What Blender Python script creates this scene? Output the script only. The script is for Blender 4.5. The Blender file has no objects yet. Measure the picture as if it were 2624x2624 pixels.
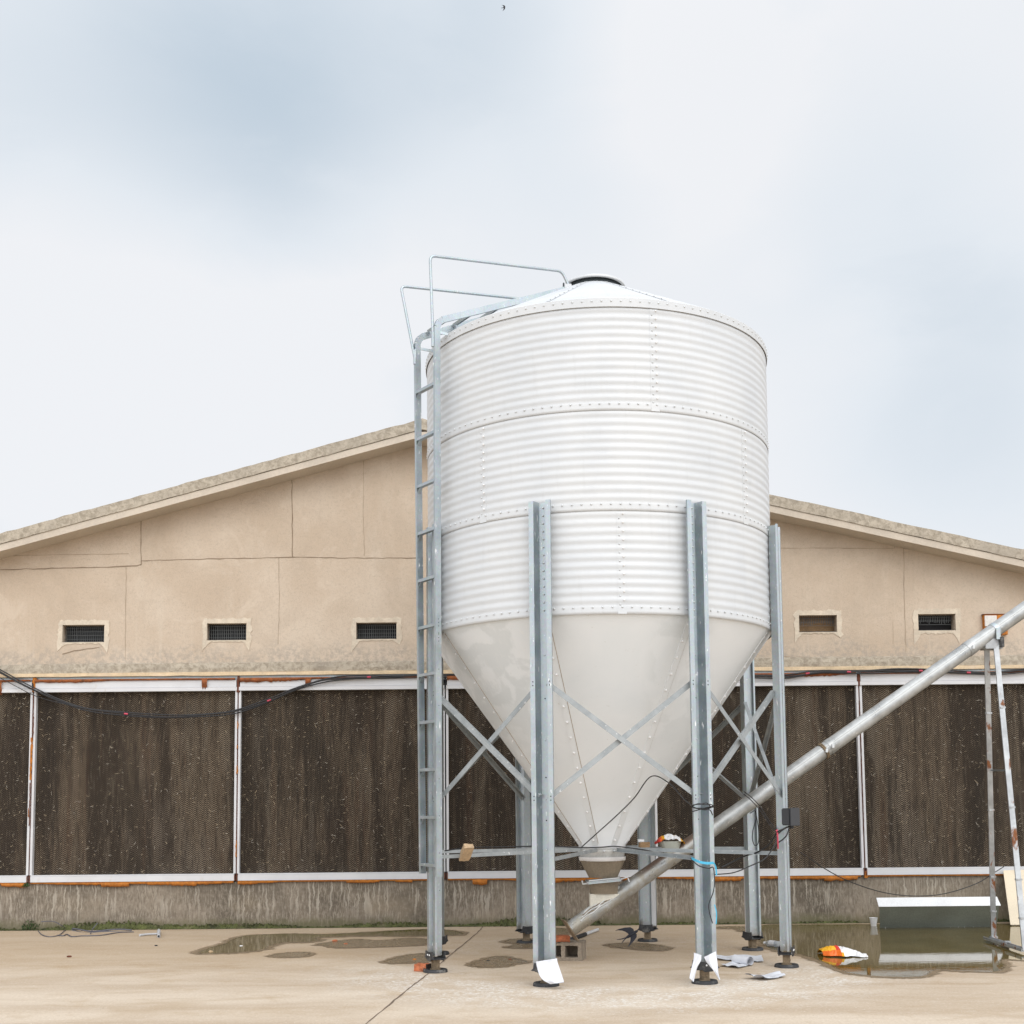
import bpy, bmesh, math, random
from mathutils import Vector, Matrix
random.seed(7)
R_ = math.radians
C = bpy.context.scene.collection
sc = bpy.context.scene

# ------------------------------------------------------------------ camera
F, PITCH, ROLL, SH, EYE = 3150.884, 0.0886, 0.0089, 472.5, 1.4      # in pixels of a 2624 px square picture
cam = bpy.data.objects.new("camera", bpy.data.cameras.new("camera")); C.objects.link(cam)
cam.data.sensor_width = 36; cam.data.lens = F / 2624 * 36
cam.data.shift_y = SH / 2624
cam.data.clip_end = 3000
cam.matrix_world = (Matrix.Translation((0, 0, EYE)) @ Matrix.Rotation(R_(90) + PITCH, 4, 'X')
                    @ Matrix.Rotation(-ROLL, 4, 'Z'))
sc.camera = cam

# ------------------------------------------------------------------ picture settings
sc.view_settings.view_transform = 'Standard'; sc.view_settings.look = 'None'
sc.view_settings.gamma = 1; sc.view_settings.exposure = 0.0

def ray(px, py):
    u = px - 1312; v = py - 1312 - SH
    cr, sr = math.cos(ROLL), math.sin(ROLL)
    a = cr*u - sr*v; b = sr*u + cr*v
    c, s = math.cos(PITCH), math.sin(PITCH)
    x, yc, zc = a/F, 1, -b/F
    return Vector((x, yc*c - zc*s, yc*s + zc*c))
def aY(px, py, Y):
    d = ray(px, py); return Vector((0, 0, EYE)) + d*(Y/d.y)
def aZ(px, py, Z=0.0):
    d = ray(px, py); return Vector((0, 0, EYE)) + d*((Z-EYE)/d.z)

# ------------------------------------------------------------------ node helpers
def setin(nt, node, key, v):
    s = node.inputs[key]
    if isinstance(v, bpy.types.NodeSocket): nt.links.new(v, s)
    elif isinstance(v, (tuple, list)) and s.type == 'RGBA' and len(v) == 3: s.default_value = (*v, 1)
    else: s.default_value = v
def N(nt, typ, ins=None, out=0, **props):
    n = nt.nodes.new(typ)
    for k, v in props.items(): setattr(n, k, v)
    for k, v in (ins or {}).items(): setin(nt, n, k, v)
    return n.outputs[out]
def M(nt, op, a, b=0.0, c=None, clamp=False):
    ins = {0: a, 1: b}
    if c is not None: ins[2] = c
    return N(nt, 'ShaderNodeMath', ins, operation=op, use_clamp=clamp)
def mix(nt, f, a, b, mode='MIX'):
    n = nt.nodes.new('ShaderNodeMix'); n.data_type = 'RGBA'; n.blend_type = mode
    setin(nt, n, 0, f); setin(nt, n, 6, a); setin(nt, n, 7, b)
    return n.outputs[2]
def vmul(nt, v, s): return N(nt, 'ShaderNodeVectorMath', {0: v, 1: s}, operation='MULTIPLY')
def noise(nt, vec, scale, detail=4, rough=.55, dist=0.0):
    return N(nt, 'ShaderNodeTexNoise', {'Vector': vec, 'Scale': scale, 'Detail': detail, 'Roughness': rough, 'Distortion': dist})
def step(nt, v, lo, hi, a=0.0, b=1.0):
    return N(nt, 'ShaderNodeMapRange', {0: v, 1: lo, 2: hi, 3: a, 4: b}, interpolation_type='SMOOTHSTEP')
def vor(nt, vec, scale, feature='F1', out=0, rnd=1.0):
    return N(nt, 'ShaderNodeTexVoronoi', {'Vector': vec, 'Scale': scale, 'Randomness': rnd}, out=out, feature=feature)

# ------------------------------------------------------------------ world: overcast sky
world = bpy.data.worlds.new("World"); sc.world = world; world.use_nodes = True
SUN_EL, SUN_AZ = R_(42), R_(158)          # azimuth measured clockwise from +Y: behind the camera, a little right
def build_sky():
    nt = world.node_tree; nt.nodes.clear()
    dirv = N(nt, 'ShaderNodeTexCoord', out=0)
    sep = nt.nodes.new('ShaderNodeSeparateXYZ'); nt.links.new(dirv, sep.inputs[0])
    X, Y, Z = sep.outputs
    st = vmul(nt, dirv, (1, 1, 2.0))
    n1 = noise(nt, st, 2.3, 6, .5, .25)
    n2 = noise(nt, st, 5.2, 7, .58, .35)
    wob = M(nt, 'ADD', M(nt, 'MULTIPLY', M(nt, 'SUBTRACT', n1, .5), .55), M(nt, 'MULTIPLY', M(nt, 'SUBTRACT', n2, .5), .45))
    def blob(px, py, r0, r1, amp):
        d = ray(px, py).normalized()
        dot = N(nt, 'ShaderNodeVectorMath', {0: dirv, 1: tuple(d)}, out=1, operation='DOT_PRODUCT')
        ang = M(nt, 'ARCCOSINE', M(nt, 'MINIMUM', dot, 1.0))
        ang = M(nt, 'ADD', ang, M(nt, 'MULTIPLY', wob, .35))
        return step(nt, ang, r0, r1, amp, 0.0)
    dark = M(nt, 'MULTIPLY', M(nt, 'SUBTRACT', n1, .42), .55)
    for b in ((250, 150, .02, .30, .42), (950, 120, .02, .26, .44), (1380, 40, .0, .13, .30), (650, 420, .0, .20, .24), (60, 430, .0, .14, .14),
              (2480, 1050, .02, .17, .46), (2330, 520, .0, .15, .30), (1500, 480, 0, .10, .16), (640, 1150, .0, .08, .22), (2050, 760, 0, .1, .12),
              (250, 850, .03, .20, -.50), (800, 900, .0, .16, -.40), (1700, 150, .0, .15, -.35), (1050, 700, .0, .13, -.35), (2000, 700, .0, .05, -.1)):
        dark = M(nt, 'ADD', dark, blob(*b))
    dark = M(nt, 'ADD', dark, M(nt, 'MULTIPLY', M(nt, 'SUBTRACT', n2, .5), .40))
    dark = M(nt, 'MULTIPLY', dark, 1.0, clamp=True)
    ramp = nt.nodes.new('ShaderNodeValToRGB'); nt.links.new(dark, ramp.inputs[0])
    e = ramp.color_ramp.elements
    e[0].position = 0; e[0].color = (.895, .91, .94, 1)
    e[1].position = 1; e[1].color = (.55, .645, .74, 1)
    k = e.new(.35); k.color = (.80, .85, .905, 1)
    # overcast sky, brighter overhead; brightness added behind the camera, unseen, to light the cone
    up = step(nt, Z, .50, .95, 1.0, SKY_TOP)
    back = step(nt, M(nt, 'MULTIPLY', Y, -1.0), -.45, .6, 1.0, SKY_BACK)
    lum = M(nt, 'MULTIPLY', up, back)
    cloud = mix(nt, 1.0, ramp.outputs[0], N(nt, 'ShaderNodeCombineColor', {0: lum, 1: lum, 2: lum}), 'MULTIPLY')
    sky = nt.nodes.new('ShaderNodeTexSky'); sky.sky_type = 'NISHITA'; sky.sun_disc = False
    sky.sun_elevation = SUN_EL; sky.sun_rotation = SUN_AZ; sky.air_density = 1.0; sky.dust_density = 2.0
    b1 = N(nt, 'ShaderNodeBackground', {0: sky.outputs[0], 1: 0.10})
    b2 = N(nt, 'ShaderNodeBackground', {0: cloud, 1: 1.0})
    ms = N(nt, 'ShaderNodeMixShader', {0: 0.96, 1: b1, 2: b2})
    o = nt.nodes.new('ShaderNodeOutputWorld'); nt.links.new(ms, o.inputs[0])
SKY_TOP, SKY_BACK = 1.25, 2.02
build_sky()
world.cycles.sampling_method = 'MANUAL'; world.cycles.sample_map_resolution = 512

sun = bpy.data.objects.new("sun", bpy.data.lights.new("sun", 'SUN')); C.objects.link(sun)
sun.data.energy = 1.0; sun.data.angle = R_(35); sun.data.color = (1, .965, .91)
sd = Vector((math.sin(SUN_AZ)*math.cos(SUN_EL), math.cos(SUN_AZ)*math.cos(SUN_EL), math.sin(SUN_EL)))
sun.rotation_euler = sd.to_track_quat('Z', 'Y').to_euler()

# ------------------------------------------------------------------ materials
MATS = {}
def mat(name, fn=None, col=(.5, .5, .5), rough=.6, metal=0.0, **kw):
    m = bpy.data.materials.new(name); m.use_nodes = True
    nt = m.node_tree; b = nt.nodes['Principled BSDF']
    b.inputs['Base Color'].default_value = (*col, 1); b.inputs['Roughness'].default_value = rough
    b.inputs['Metallic'].default_value = metal
    for k, v in kw.items(): b.inputs[k].default_value = v
    if fn: fn(nt, b, N(nt, 'ShaderNodeNewGeometry', out=0))
    MATS[name] = m; return m
def bump(nt, b, h, strength=.3, dist=.01):
    setin(nt, b, 'Normal', N(nt, 'ShaderNodeBump', {'Strength': strength, 'Distance': dist, 'Height': h}))
def grain(nt, P, col, amt=.12, s1=3, s2=60, dirt=None, dirtamt=.35):
    n1 = noise(nt, P, s1, 5); n2 = noise(nt, P, s2, 3)
    f = M(nt, 'ADD', M(nt, 'MULTIPLY', n1, .6), M(nt, 'MULTIPLY', n2, .4))
    lo = tuple(c*(1-amt*2) for c in col); hi = tuple(min(1, c*(1+amt*1.5)) for c in col)
    c = mix(nt, step(nt, f, .25, .75), lo, hi)
    if dirt: c = mix(nt, M(nt, 'MULTIPLY', step(nt, noise(nt, P, s1*.7, 6, .65), .52, .72), dirtamt), c, dirt)
    return c
def simple(name, col, rough=.6, metal=0.0, amt=.08, s1=4, s2=70, dirt=None, dirtamt=.35, bs=.15, **kw):
    def fn(nt, b, P):
        setin(nt, b, 'Base Color', grain(nt, P, col, amt, s1, s2, dirt, dirtamt))
        setin(nt, b, 'Roughness', step(nt, noise(nt, P, s1*2, 4), .3, .7, max(.02, rough-.08), min(1, rough+.1)))
        if bs: bump(nt, b, noise(nt, P, s2, 4), bs, .004)
    return mat(name, fn, col, rough, metal, **kw)
def sepxyz(nt, P):
    s = nt.nodes.new('ShaderNodeSeparateXYZ'); nt.links.new(P, s.inputs[0]); return s.outputs

XC, YC = 0.8086, 11.281
def m_ground(nt, b, P):
    x, y, z = sepxyz(nt, P)
    flat = vmul(nt, P, (1, 1, 0))
    wide = vmul(nt, P, (.45, 1.6, 0))
    n1 = noise(nt, wide, .9, 6, .6, .4); n2 = noise(nt, flat, 2.6, 7, .62, .3); n3 = noise(nt, flat, 45, 4, .6); n4 = noise(nt, vmul(nt, P, (1, 2.2, 0)), 9, 5, .6)
    c = mix(nt, step(nt, n1, .30, .70), (.44, .345, .248), (.595, .505, .400))
    c = mix(nt, M(nt, 'MULTIPLY', step(nt, n2, .50, .74), .55), c, (.40, .295, .185))
    c = mix(nt, M(nt, 'MULTIPLY', step(nt, n4, .54, .72), .35), c, (.62, .565, .48))
    # tan silt drying near the back wall
    back = step(nt, M(nt, 'ADD', y, M(nt, 'MULTIPLY', n2, 2.0)), 10.8, 13.2)
    c = mix(nt, M(nt, 'MULTIPLY', back, .55), c, (.40, .29, .175))
    c = mix(nt, M(nt, 'MULTIPLY', step(nt, noise(nt, wide, 1.7, 5, .6, .8), .60, .70), .35), c, (.34, .235, .13))
    # chalky paint spatter around the feet of the silo
    dx = M(nt, 'SUBTRACT', x, XC); dy = M(nt, 'SUBTRACT', y, YC-.25)
    rr = M(nt, 'SQRT', M(nt, 'ADD', M(nt, 'MULTIPLY', dx, dx), M(nt, 'MULTIPLY', dy, dy)))
    ring = M(nt, 'MULTIPLY', step(nt, rr, 1.15, 1.6), step(nt, rr, 2.0, 2.9, 1, 0))
    ring = M(nt, 'MULTIPLY', ring, step(nt, y, 10.4, 9.9, 0, 1) if False else step(nt, y, 9.9, 11.4, 1, .25))
    sp = step(nt, noise(nt, vmul(nt, P, (1, 1.5, 0)), 26, 6, .75, .6), .47, .60)
    blot = step(nt, noise(nt, flat, 3.0, 5, .6), .36, .56)
    wf = M(nt, 'MULTIPLY', M(nt, 'MULTIPLY', sp, blot), ring)
    spo = M(nt, 'MULTIPLY', step(nt, vor(nt, flat, 14), .10, .05), step(nt, noise(nt, flat, 1.3, 3), .45, .6))
    wf = M(nt, 'MAXIMUM', M(nt, 'MULTIPLY', wf, 1.0), M(nt, 'MULTIPLY', M(nt, 'MULTIPLY', spo, step(nt, rr, 3.4, 1.2)), .6))
    c = mix(nt, wf, c, (.72, .71, .68))
    c = mix(nt, M(nt, 'MULTIPLY', step(nt, n3, .35, .65), .20), c, (.30, .23, .16))
    n5 = noise(nt, vmul(nt, P, (1, .45, 0)), 60, 5, .75)
    c = mix(nt, M(nt, 'MULTIPLY', step(nt, n5, .55, .68), .45), c, (.68, .62, .54))
    c = mix(nt, M(nt, 'MULTIPLY', step(nt, n5, .44, .33), .40), c, (.28, .21, .14))
    tn = noise(nt, vmul(nt, P, (.5, 1.0, 0)), 1.1, 4, .55, .8)
    c = mix(nt, M(nt, 'MULTIPLY', step(nt, tn, .58, .70), .40), c, (.37, .27, .165))
    fle = M(nt, 'MULTIPLY', step(nt, vor(nt, vmul(nt, P, (1, .7, 0)), 22), .13, .07), step(nt, n4, .42, .60))
    c = mix(nt, M(nt, 'MULTIPLY', fle, .55), c, (.74, .71, .66))
    c = mix(nt, step(nt, vor(nt, flat, 5.5), .035, .022), c, (.16, .12, .08))
    setin(nt, b, 'Base Color', c)
    setin(nt, b, 'Roughness', step(nt, n2, .3, .7, .72, .92))
    bump(nt, b, M(nt, 'ADD', M(nt, 'MULTIPLY', n3, .5), noise(nt, flat, 220, 2)), .35, .004)
mat('concrete_floor', m_ground)

def m_stucco(nt, b, P):
    x, y, z = sepxyz(nt, P)
    n1 = noise(nt, P, .8, 6, .6, .3); n2 = noise(nt, P, 30, 4, .7); n3 = noise(nt, P, 95, 3, .7)
    c = mix(nt, step(nt, n1, .32, .68), (.480, .385, .292), (.560, .468, .372))
    c = mix(nt, M(nt, 'MULTIPLY', step(nt, noise(nt, vmul(nt, P, (1, 1, .35)), 2.2, 6, .65), .52, .72), .45), c, (.58, .50, .405))
    c = mix(nt, M(nt, 'MULTIPLY', step(nt, n2, .48, .70), .34), c, (.37, .31, .245))
    c = mix(nt, M(nt, 'MULTIPLY', step(nt, n3, .55, .68), .42), c, (.27, .23, .19))
    mo = noise(nt, P, 1.9, 7, .7, .6)
    c = mix(nt, M(nt, 'MULTIPLY', step(nt, mo, .50, .66), .30), c, (.40, .325, .25))
    c = mix(nt, M(nt, 'MULTIPLY', step(nt, mo, .46, .34), .35), c, (.62, .53, .43))
    # grey weathering along the foot of the gable
    g = M(nt, 'MULTIPLY', step(nt, M(nt, 'SUBTRACT', z, M(nt, 'MULTIPLY', noise(nt, P, 2.4, 5, .65), .55)), 3.12, 2.92), step(nt, noise(nt, P, 22, 5, .7), .38, .62))
    c = mix(nt, M(nt, 'MULTIPLY', g, .55), c, (.30, .27, .235))
    dr = M(nt, 'MULTIPLY', step(nt, noise(nt, vmul(nt, P, (9, 1, .3)), 1.0, 5, .6), .56, .72), step(nt, z, 4.4, 3.3))
    c = mix(nt, M(nt, 'MULTIPLY', dr, .25), c, (.60, .53, .44))
    setin(nt, b, 'Base Color', c)
    bump(nt, b, M(nt, 'ADD', n2, M(nt, 'MULTIPLY', n3, .8)), .5, .006)
mat('stucco', m_stucco, rough=.92)

def m_coping(nt, b, P):
    n = noise(nt, vmul(nt, P, (1, 1, 1)), 16, 6, .75, .5); n2 = noise(nt, P, 2.0, 5, .6)
    c = mix(nt, step(nt, n, .36, .62), (.285, .245, .19), (.46, .405, .325))
    c = mix(nt, M(nt, 'MULTIPLY', step(nt, n2, .5, .7), .5), c, (.30, .265, .22))
    setin(nt, b, 'Base Color', c); bump(nt, b, n, .8, .012)
mat('rough_concrete', m_coping, rough=.95)
simple('fascia_render', (.52, .455, .375), .9, amt=.07, s1=3, s2=40, dirt=(.4, .34, .27))
simple('yellow_timber', (.60, .47, .31), .85, amt=.12, s1=6, s2=40, dirt=(.62, .5, .38), dirtamt=.6)
simple('crack_dark', (.14, .10, .07), .95, bs=0)
simple('crack_wall', (.24, .18, .125), .95, bs=0)
simple('crack_pale', (.36, .285, .21), .95, bs=0)
simple('plaster_patch', (.575, .50, .40), .92, amt=.10, s1=8, s2=45, dirt=(.50, .40, .29), bs=.5)

def m_base(nt, b, P):
    x, y, z = sepxyz(nt, P)
    n1 = noise(nt, P, 1.1, 6, .62); n2 = noise(nt, P, 26, 5, .7)
    c = mix(nt, step(nt, n1, .33, .67), (.105, .086, .064), (.235, .195, .15))
    c = mix(nt, M(nt, 'MULTIPLY', step(nt, n2, .45, .68), .35), c, (.35, .31, .25))
    xw = M(nt, 'ADD', x, M(nt, 'MULTIPLY', noise(nt, P, 11, 5, .65), .06))
    xl = N(nt, 'ShaderNodeCombineXYZ', {0: xw, 1: 0.0, 2: M(nt, 'MULTIPLY', z, .06)})
    xf = N(nt, 'ShaderNodeCombineXYZ', {0: xw, 1: 0.0, 2: M(nt, 'MULTIPLY', z, .12)})
    st = noise(nt, xl, 34, 2, .5); sf = noise(nt, xf, 82, 2, .5)
    reach = step(nt, M(nt, 'ADD', z, M(nt, 'MULTIPLY', noise(nt, N(nt, 'ShaderNodeCombineXYZ', {0: x, 1: 0.0, 2: 0.0}), 22, 4, .75), .62)), .30, .60)
    zone = step(nt, noise(nt, vmul(nt, P, (1, 1, .4)), 1.7, 4, .6), .36, .58)
    drip = M(nt, 'MULTIPLY', M(nt, 'MULTIPLY', step(nt, st, .54, .62), reach), zone)
    fine = M(nt, 'MULTIPLY', step(nt, sf, .50, .62), step(nt, noise(nt, P, 2.3, 4, .6), .34, .60))
    c = mix(nt, M(nt, 'MULTIPLY', fine, .50), c, (.37, .325, .262))
    c = mix(nt, M(nt, 'MULTIPLY', step(nt, sf, .46, .36), .5), c, (.10, .08, .058))
    c = mix(nt, M(nt, 'MULTIPLY', drip, .62), c, (.44, .40, .335))
    low = step(nt, M(nt, 'ADD', z, M(nt, 'MULTIPLY', noise(nt, P, 5, 5, .7), .22)), .26, .12)
    c = mix(nt, M(nt, 'MULTIPLY', low, .75), c, (.105, .10, .045))
    damp = M(nt, 'MULTIPLY', step(nt, noise(nt, P, .75, 4), .5, .66), step(nt, z, .5, .2))
    c = mix(nt, M(nt, 'MULTIPLY', damp, .45), c, (.34, .275, .19))
    setin(nt, b, 'Base Color', c); bump(nt, b, M(nt, 'ADD', n2, st), .4, .006)
mat('stained_concrete', m_base, rough=.9)

def m_pad(nt, b, P):
    x, y, z = sepxyz(nt, P)
    # fluted paper: columns of slanted slits that alternate left and right
    col = M(nt, 'MULTIPLY', x, 1/.062)
    fr = M(nt, 'ABSOLUTE', M(nt, 'SUBTRACT', M(nt, 'FRACT', M(nt, 'ADD', col, 200.0)), .5))
    jit = M(nt, 'MULTIPLY', noise(nt, N(nt, 'ShaderNodeCombineXYZ', {0: x, 1: 0.0, 2: M(nt, 'MULTIPLY', z, .2)}), 7, 3), 2.2)
    ph = M(nt, 'ADD', M(nt, 'ADD', M(nt, 'MULTIPLY', z, 1/.0235), M(nt, 'MULTIPLY', fr, 2.2)), jit)
    w = M(nt, 'ABSOLUTE', M(nt, 'SUBTRACT', M(nt, 'FRACT', M(nt, 'ADD', ph, 500.0)), .5))
    slit = step(nt, w, .07, .27)
    xs = N(nt, 'ShaderNodeCombineXYZ', {0: x, 1: 0.0, 2: M(nt, 'MULTIPLY', z, .07)})
    s1 = noise(nt, xs, 2.6, 6, .68, .25); s2 = noise(nt, xs, 15, 4, .65); s3 = noise(nt, vmul(nt, P, (1, 1, .3)), 1.1, 5, .6, .5)
    c = mix(nt, step(nt, s1, .42, .59), (.052, .033, .018), (.205, .150, .098))
    c = mix(nt, M(nt, 'MULTIPLY', step(nt, s2, .44, .66), .6), c, (.052, .033, .019))
    c = mix(nt, M(nt, 'MULTIPLY', step(nt, s3, .54, .66), .6), c, (.25, .20, .15))
    c = mix(nt, M(nt, 'MULTIPLY', step(nt, noise(nt, xs, 5.2, 4, .6), .56, .68), .55), c, (.120, .060, .030))
    c = mix(nt, M(nt, 'MULTIPLY', step(nt, noise(nt, xs, 3.1, 5, .7, .4), .58, .66), .55), c, (.22, .18, .135))
    c = mix(nt, M(nt, 'MULTIPLY', step(nt, noise(nt, xs, 4.1, 5, .7, .3), .56, .64), .70), c, (.026, .017, .010))
    s5 = noise(nt, N(nt, 'ShaderNodeCombineXYZ', {0: x, 1: 0.0, 2: M(nt, 'MULTIPLY', z, .12)}), 46, 3, .6)
    c = mix(nt, M(nt, 'MULTIPLY', step(nt, s5, .50, .64), .55), c, (.030, .019, .011))
    c = mix(nt, M(nt, 'MULTIPLY', step(nt, s5, .46, .36), .40), c, (.235, .19, .14))
    big = noise(nt, N(nt, 'ShaderNodeCombineXYZ', {0: x, 1: 3.0, 2: M(nt, 'MULTIPLY', z, .16)}), 1.9, 6, .72, .5)
    c = mix(nt, M(nt, 'MULTIPLY', step(nt, big, .49, .60), .62), c, (.030, .019, .010))
    c = mix(nt, M(nt, 'MULTIPLY', step(nt, big, .44, .35), .50), c, (.27, .215, .155))
    c = mix(nt, M(nt, 'MULTIPLY', slit, .90), c, (.012, .009, .006))
    fl = step(nt, noise(nt, P, 85, 2), .66, .72)
    c = mix(nt, M(nt, 'MULTIPLY', fl, .5), c, (.34, .29, .21))
    setin(nt, b, 'Base Color', c)
    bump(nt, b, M(nt, 'SUBTRACT', 1.0, slit), .6, .01)
mat('cooling_pad', m_pad, rough=.95)

def m_white(nt, b, P):
    n = noise(nt, P, 3, 5); 
    c = mix(nt, step(nt, n, .35, .7), (.56, .565, .58), (.61, .615, .63))
    c = mix(nt, M(nt, 'MULTIPLY', step(nt, noise(nt, vmul(nt, P, (1, 1, .4)), 12, 5, .7), .58, .72), .4), c, (.48, .43, .36))
    setin(nt, b, 'Base Color', c)
mat('white_profile', m_white, rough=.45)

def m_shell(nt, b, P):
    n1 = noise(nt, P, 1.6, 5, .6); n2 = noise(nt, vmul(nt, P, (1, 1, 4)), 5, 5, .6)
    c = mix(nt, step(nt, n1, .3, .7), (.525, .545, .565), (.58, .595, .605))
    c = mix(nt, M(nt, 'MULTIPLY', step(nt, n2, .54, .72), .25), c, (.455, .48, .505))
    c = mix(nt, M(nt, 'MULTIPLY', step(nt, noise(nt, vmul(nt, P, (3, 3, 1)), 24, 4, .7), .66, .74), .35), c, (.48, .48, .47))
    x, y, z = sepxyz(nt, P)
    az = M(nt, 'ARCTAN2', M(nt, 'SUBTRACT', x, XC), M(nt, 'SUBTRACT', YC, y))
    run = noise(nt, N(nt, 'ShaderNodeCombineXYZ', {0: M(nt, 'MULTIPLY', az, 9.0), 1: 0.0, 2: M(nt, 'MULTIPLY', z, .5)}), 3.0, 5, .65)
    c = mix(nt, M(nt, 'MULTIPLY', step(nt, run, .54, .70), .16), c, (.40, .41, .41))
    sheet = noise(nt, N(nt, 'ShaderNodeCombineXYZ', {0: M(nt, 'MULTIPLY', az, 1.6), 1: 0.0, 2: M(nt, 'MULTIPLY', z, .9)}), 1.2, 2, .4)
    c = mix(nt, M(nt, 'MULTIPLY', step(nt, sheet, .45, .60), .15), c, (.66, .68, .70))
    setin(nt, b, 'Base Color', c)
    setin(nt, b, 'Roughness', step(nt, n1, .3, .7, .36, .50))
mat('white_steel', m_shell, rough=.4)

def m_cone(nt, b, P):
    x, y, z = sepxyz(nt, P)
    n1 = noise(nt, P, 1.3, 5, .6, .6)
    blocks = noise(nt, vmul(nt, P, (2.2, 2.2, 3.4)), 1.15, 2, .4, 1.2)
    brush = noise(nt, vmul(nt, P, (14, 14, 3)), 1.6, 4, .7, .6)
    c = mix(nt, step(nt, n1, .3, .7), (.73, .765, .79), (.785, .81, .83))
    left = M(nt, 'ADD', step(nt, M(nt, 'ADD', x, M(nt, 'MULTIPLY', n1, .5)), .75, .35), M(nt, 'MULTIPLY', M(nt, 'MULTIPLY', step(nt, x, 1.05, 1.25), step(nt, x, 1.75, 1.5)), .8), clamp=True)
    up = M(nt, 'MULTIPLY', step(nt, z, 1.6, 2.4), left)
    patch = M(nt, 'MULTIPLY', step(nt, M(nt, 'ADD', blocks, M(nt, 'MULTIPLY', brush, .26)), .57, .70), up)
    c = mix(nt, M(nt, 'MULTIPLY', patch, .55), c, (.60, .635, .65))
    c = mix(nt, M(nt, 'MULTIPLY', step(nt, brush, .56, .70), M(nt, 'MULTIPLY', up, .30)), c, (.82, .82, .81))
    c = mix(nt, M(nt, 'MULTIPLY', step(nt, noise(nt, P, 30, 5, .7), .64, .72), .25), c, (.38, .35, .29))
    setin(nt, b, 'Base Color', c)
    setin(nt, b, 'Roughness', step(nt, brush, .3, .7, .40, .58))
mat('painted_cone', m_cone, rough=.45)

def m_galv(nt, b, P):
    n1 = noise(nt, P, 6, 4); sp = vor(nt, P, 60, out=1)
    c = mix(nt, step(nt, n1, .3, .7), (.375, .425, .450), (.450, .495, .518))
    c = mix(nt, .05, c, sp, 'OVERLAY')
    fl = step(nt, noise(nt, vmul(nt, P, (1.0, 1.0, .26)), 48, 3, .6), .665, .70)
    c = mix(nt, M(nt, 'MULTIPLY', fl, .85), c, (.82, .83, .83))
    d = step(nt, noise(nt, P, 9, 6, .7), .60, .74)
    c = mix(nt, M(nt, 'MULTIPLY', d, .25), c, (.35, .36, .35))
    zz_ = sepxyz(nt, P)[2]                               # rust and mud splash at the feet, grey scuffs higher up
    mud = step(nt, M(nt, 'ADD', zz_, M(nt, 'MULTIPLY', noise(nt, P, 14, 5, .7), .25)), .38, .22)
    c = mix(nt, M(nt, 'MULTIPLY', mud, .75), c, (.16, .11, .065))
    sc_ = M(nt, 'MULTIPLY', step(nt, noise(nt, vmul(nt, P, (1, 1, .15)), 30, 5, .7), .56, .70), .35)
    c = mix(nt, sc_, c, (.30, .33, .34))
    setin(nt, b, 'Base Color', c)
    setin(nt, b, 'Metallic', M(nt, 'MULTIPLY', M(nt, 'SUBTRACT', 1.0, M(nt, 'MAXIMUM', fl, mud)), .85))
    setin(nt, b, 'Roughness', step(nt, n1, .3, .7, .38, .52))
mat('galvanised', m_galv)
def m_dull(nt, b, P):
    n1 = noise(nt, P, 9, 5, .65)
    c = mix(nt, step(nt, n1, .3, .7), (.27, .295, .305), (.36, .385, .395))
    fl = step(nt, noise(nt, P, 42, 3, .6), .66, .70)
    c = mix(nt, M(nt, 'MULTIPLY', fl, .8), c, (.76, .77, .77))
    setin(nt, b, 'Base Color', c); setin(nt, b, 'Metallic', .35); setin(nt, b, 'Roughness', .5)
mat('dull_galvanised', m_dull)

def m_galvdirty(nt, b, P):
    x, y, z = sepxyz(nt, P)
    n1 = noise(nt, P, 5, 6, .65)
    c = mix(nt, step(nt, n1, .35, .65), (.30, .31, .31), (.46, .475, .475))
    low = step(nt, M(nt, 'ADD', x, M(nt, 'MULTIPLY', n1, .8)), 2.55, 1.55)
    c = mix(nt, M(nt, 'MULTIPLY', low, M(nt, 'MULTIPLY', step(nt, noise(nt, P, 8, 6, .7), .36, .60), .75)), c, (.30, .27, .21))
    nn = N(nt, 'ShaderNodeNewGeometry', out=1)
    nz = sepxyz(nt, nn)[2]
    ru = M(nt, 'MULTIPLY', M(nt, 'MULTIPLY', step(nt, x, 1.05, 1.25), step(nt, x, 1.95, 1.6)), step(nt, M(nt, 'ADD', nz, M(nt, 'MULTIPLY', n1, .8)), .62, 1.0))
    c = mix(nt, M(nt, 'MULTIPLY', ru, .8), c, (.115, .055, .025))
    fl = step(nt, noise(nt, vmul(nt, P, (1, 1, 1)), 26, 5, .75), .62, .68)
    c = mix(nt, M(nt, 'MULTIPLY', fl, .6), c, (.78, .78, .77))
    setin(nt, b, 'Base Color', c); setin(nt, b, 'Metallic', .5)
    setin(nt, b, 'Roughness', step(nt, n1, .3, .7, .25, .5))
mat('auger_steel', m_galvdirty)

def m_rustgalv(nt, b, P):
    n1 = noise(nt, P, 7, 6, .65)
    c = mix(nt, step(nt, n1, .3, .7), (.32, .33, .34), (.50, .52, .53))
    ru = step(nt, noise(nt, vmul(nt, P, (1.2, 1.2, .55)), 5.2, 6, .7, .5), .555, .615)
    c = mix(nt, ru, c, mix(nt, noise(nt, P, 40, 3), (.10, .032, .014), (.30, .12, .045)))
    setin(nt, b, 'Base Color', c); setin(nt, b, 'Metallic', M(nt, 'MULTIPLY', M(nt, 'SUBTRACT', 1.0, ru), .5))
    setin(nt, b, 'Roughness', step(nt, ru, 0, 1, .42, .9))
mat('rusty_galvanised', m_rustgalv)

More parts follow.
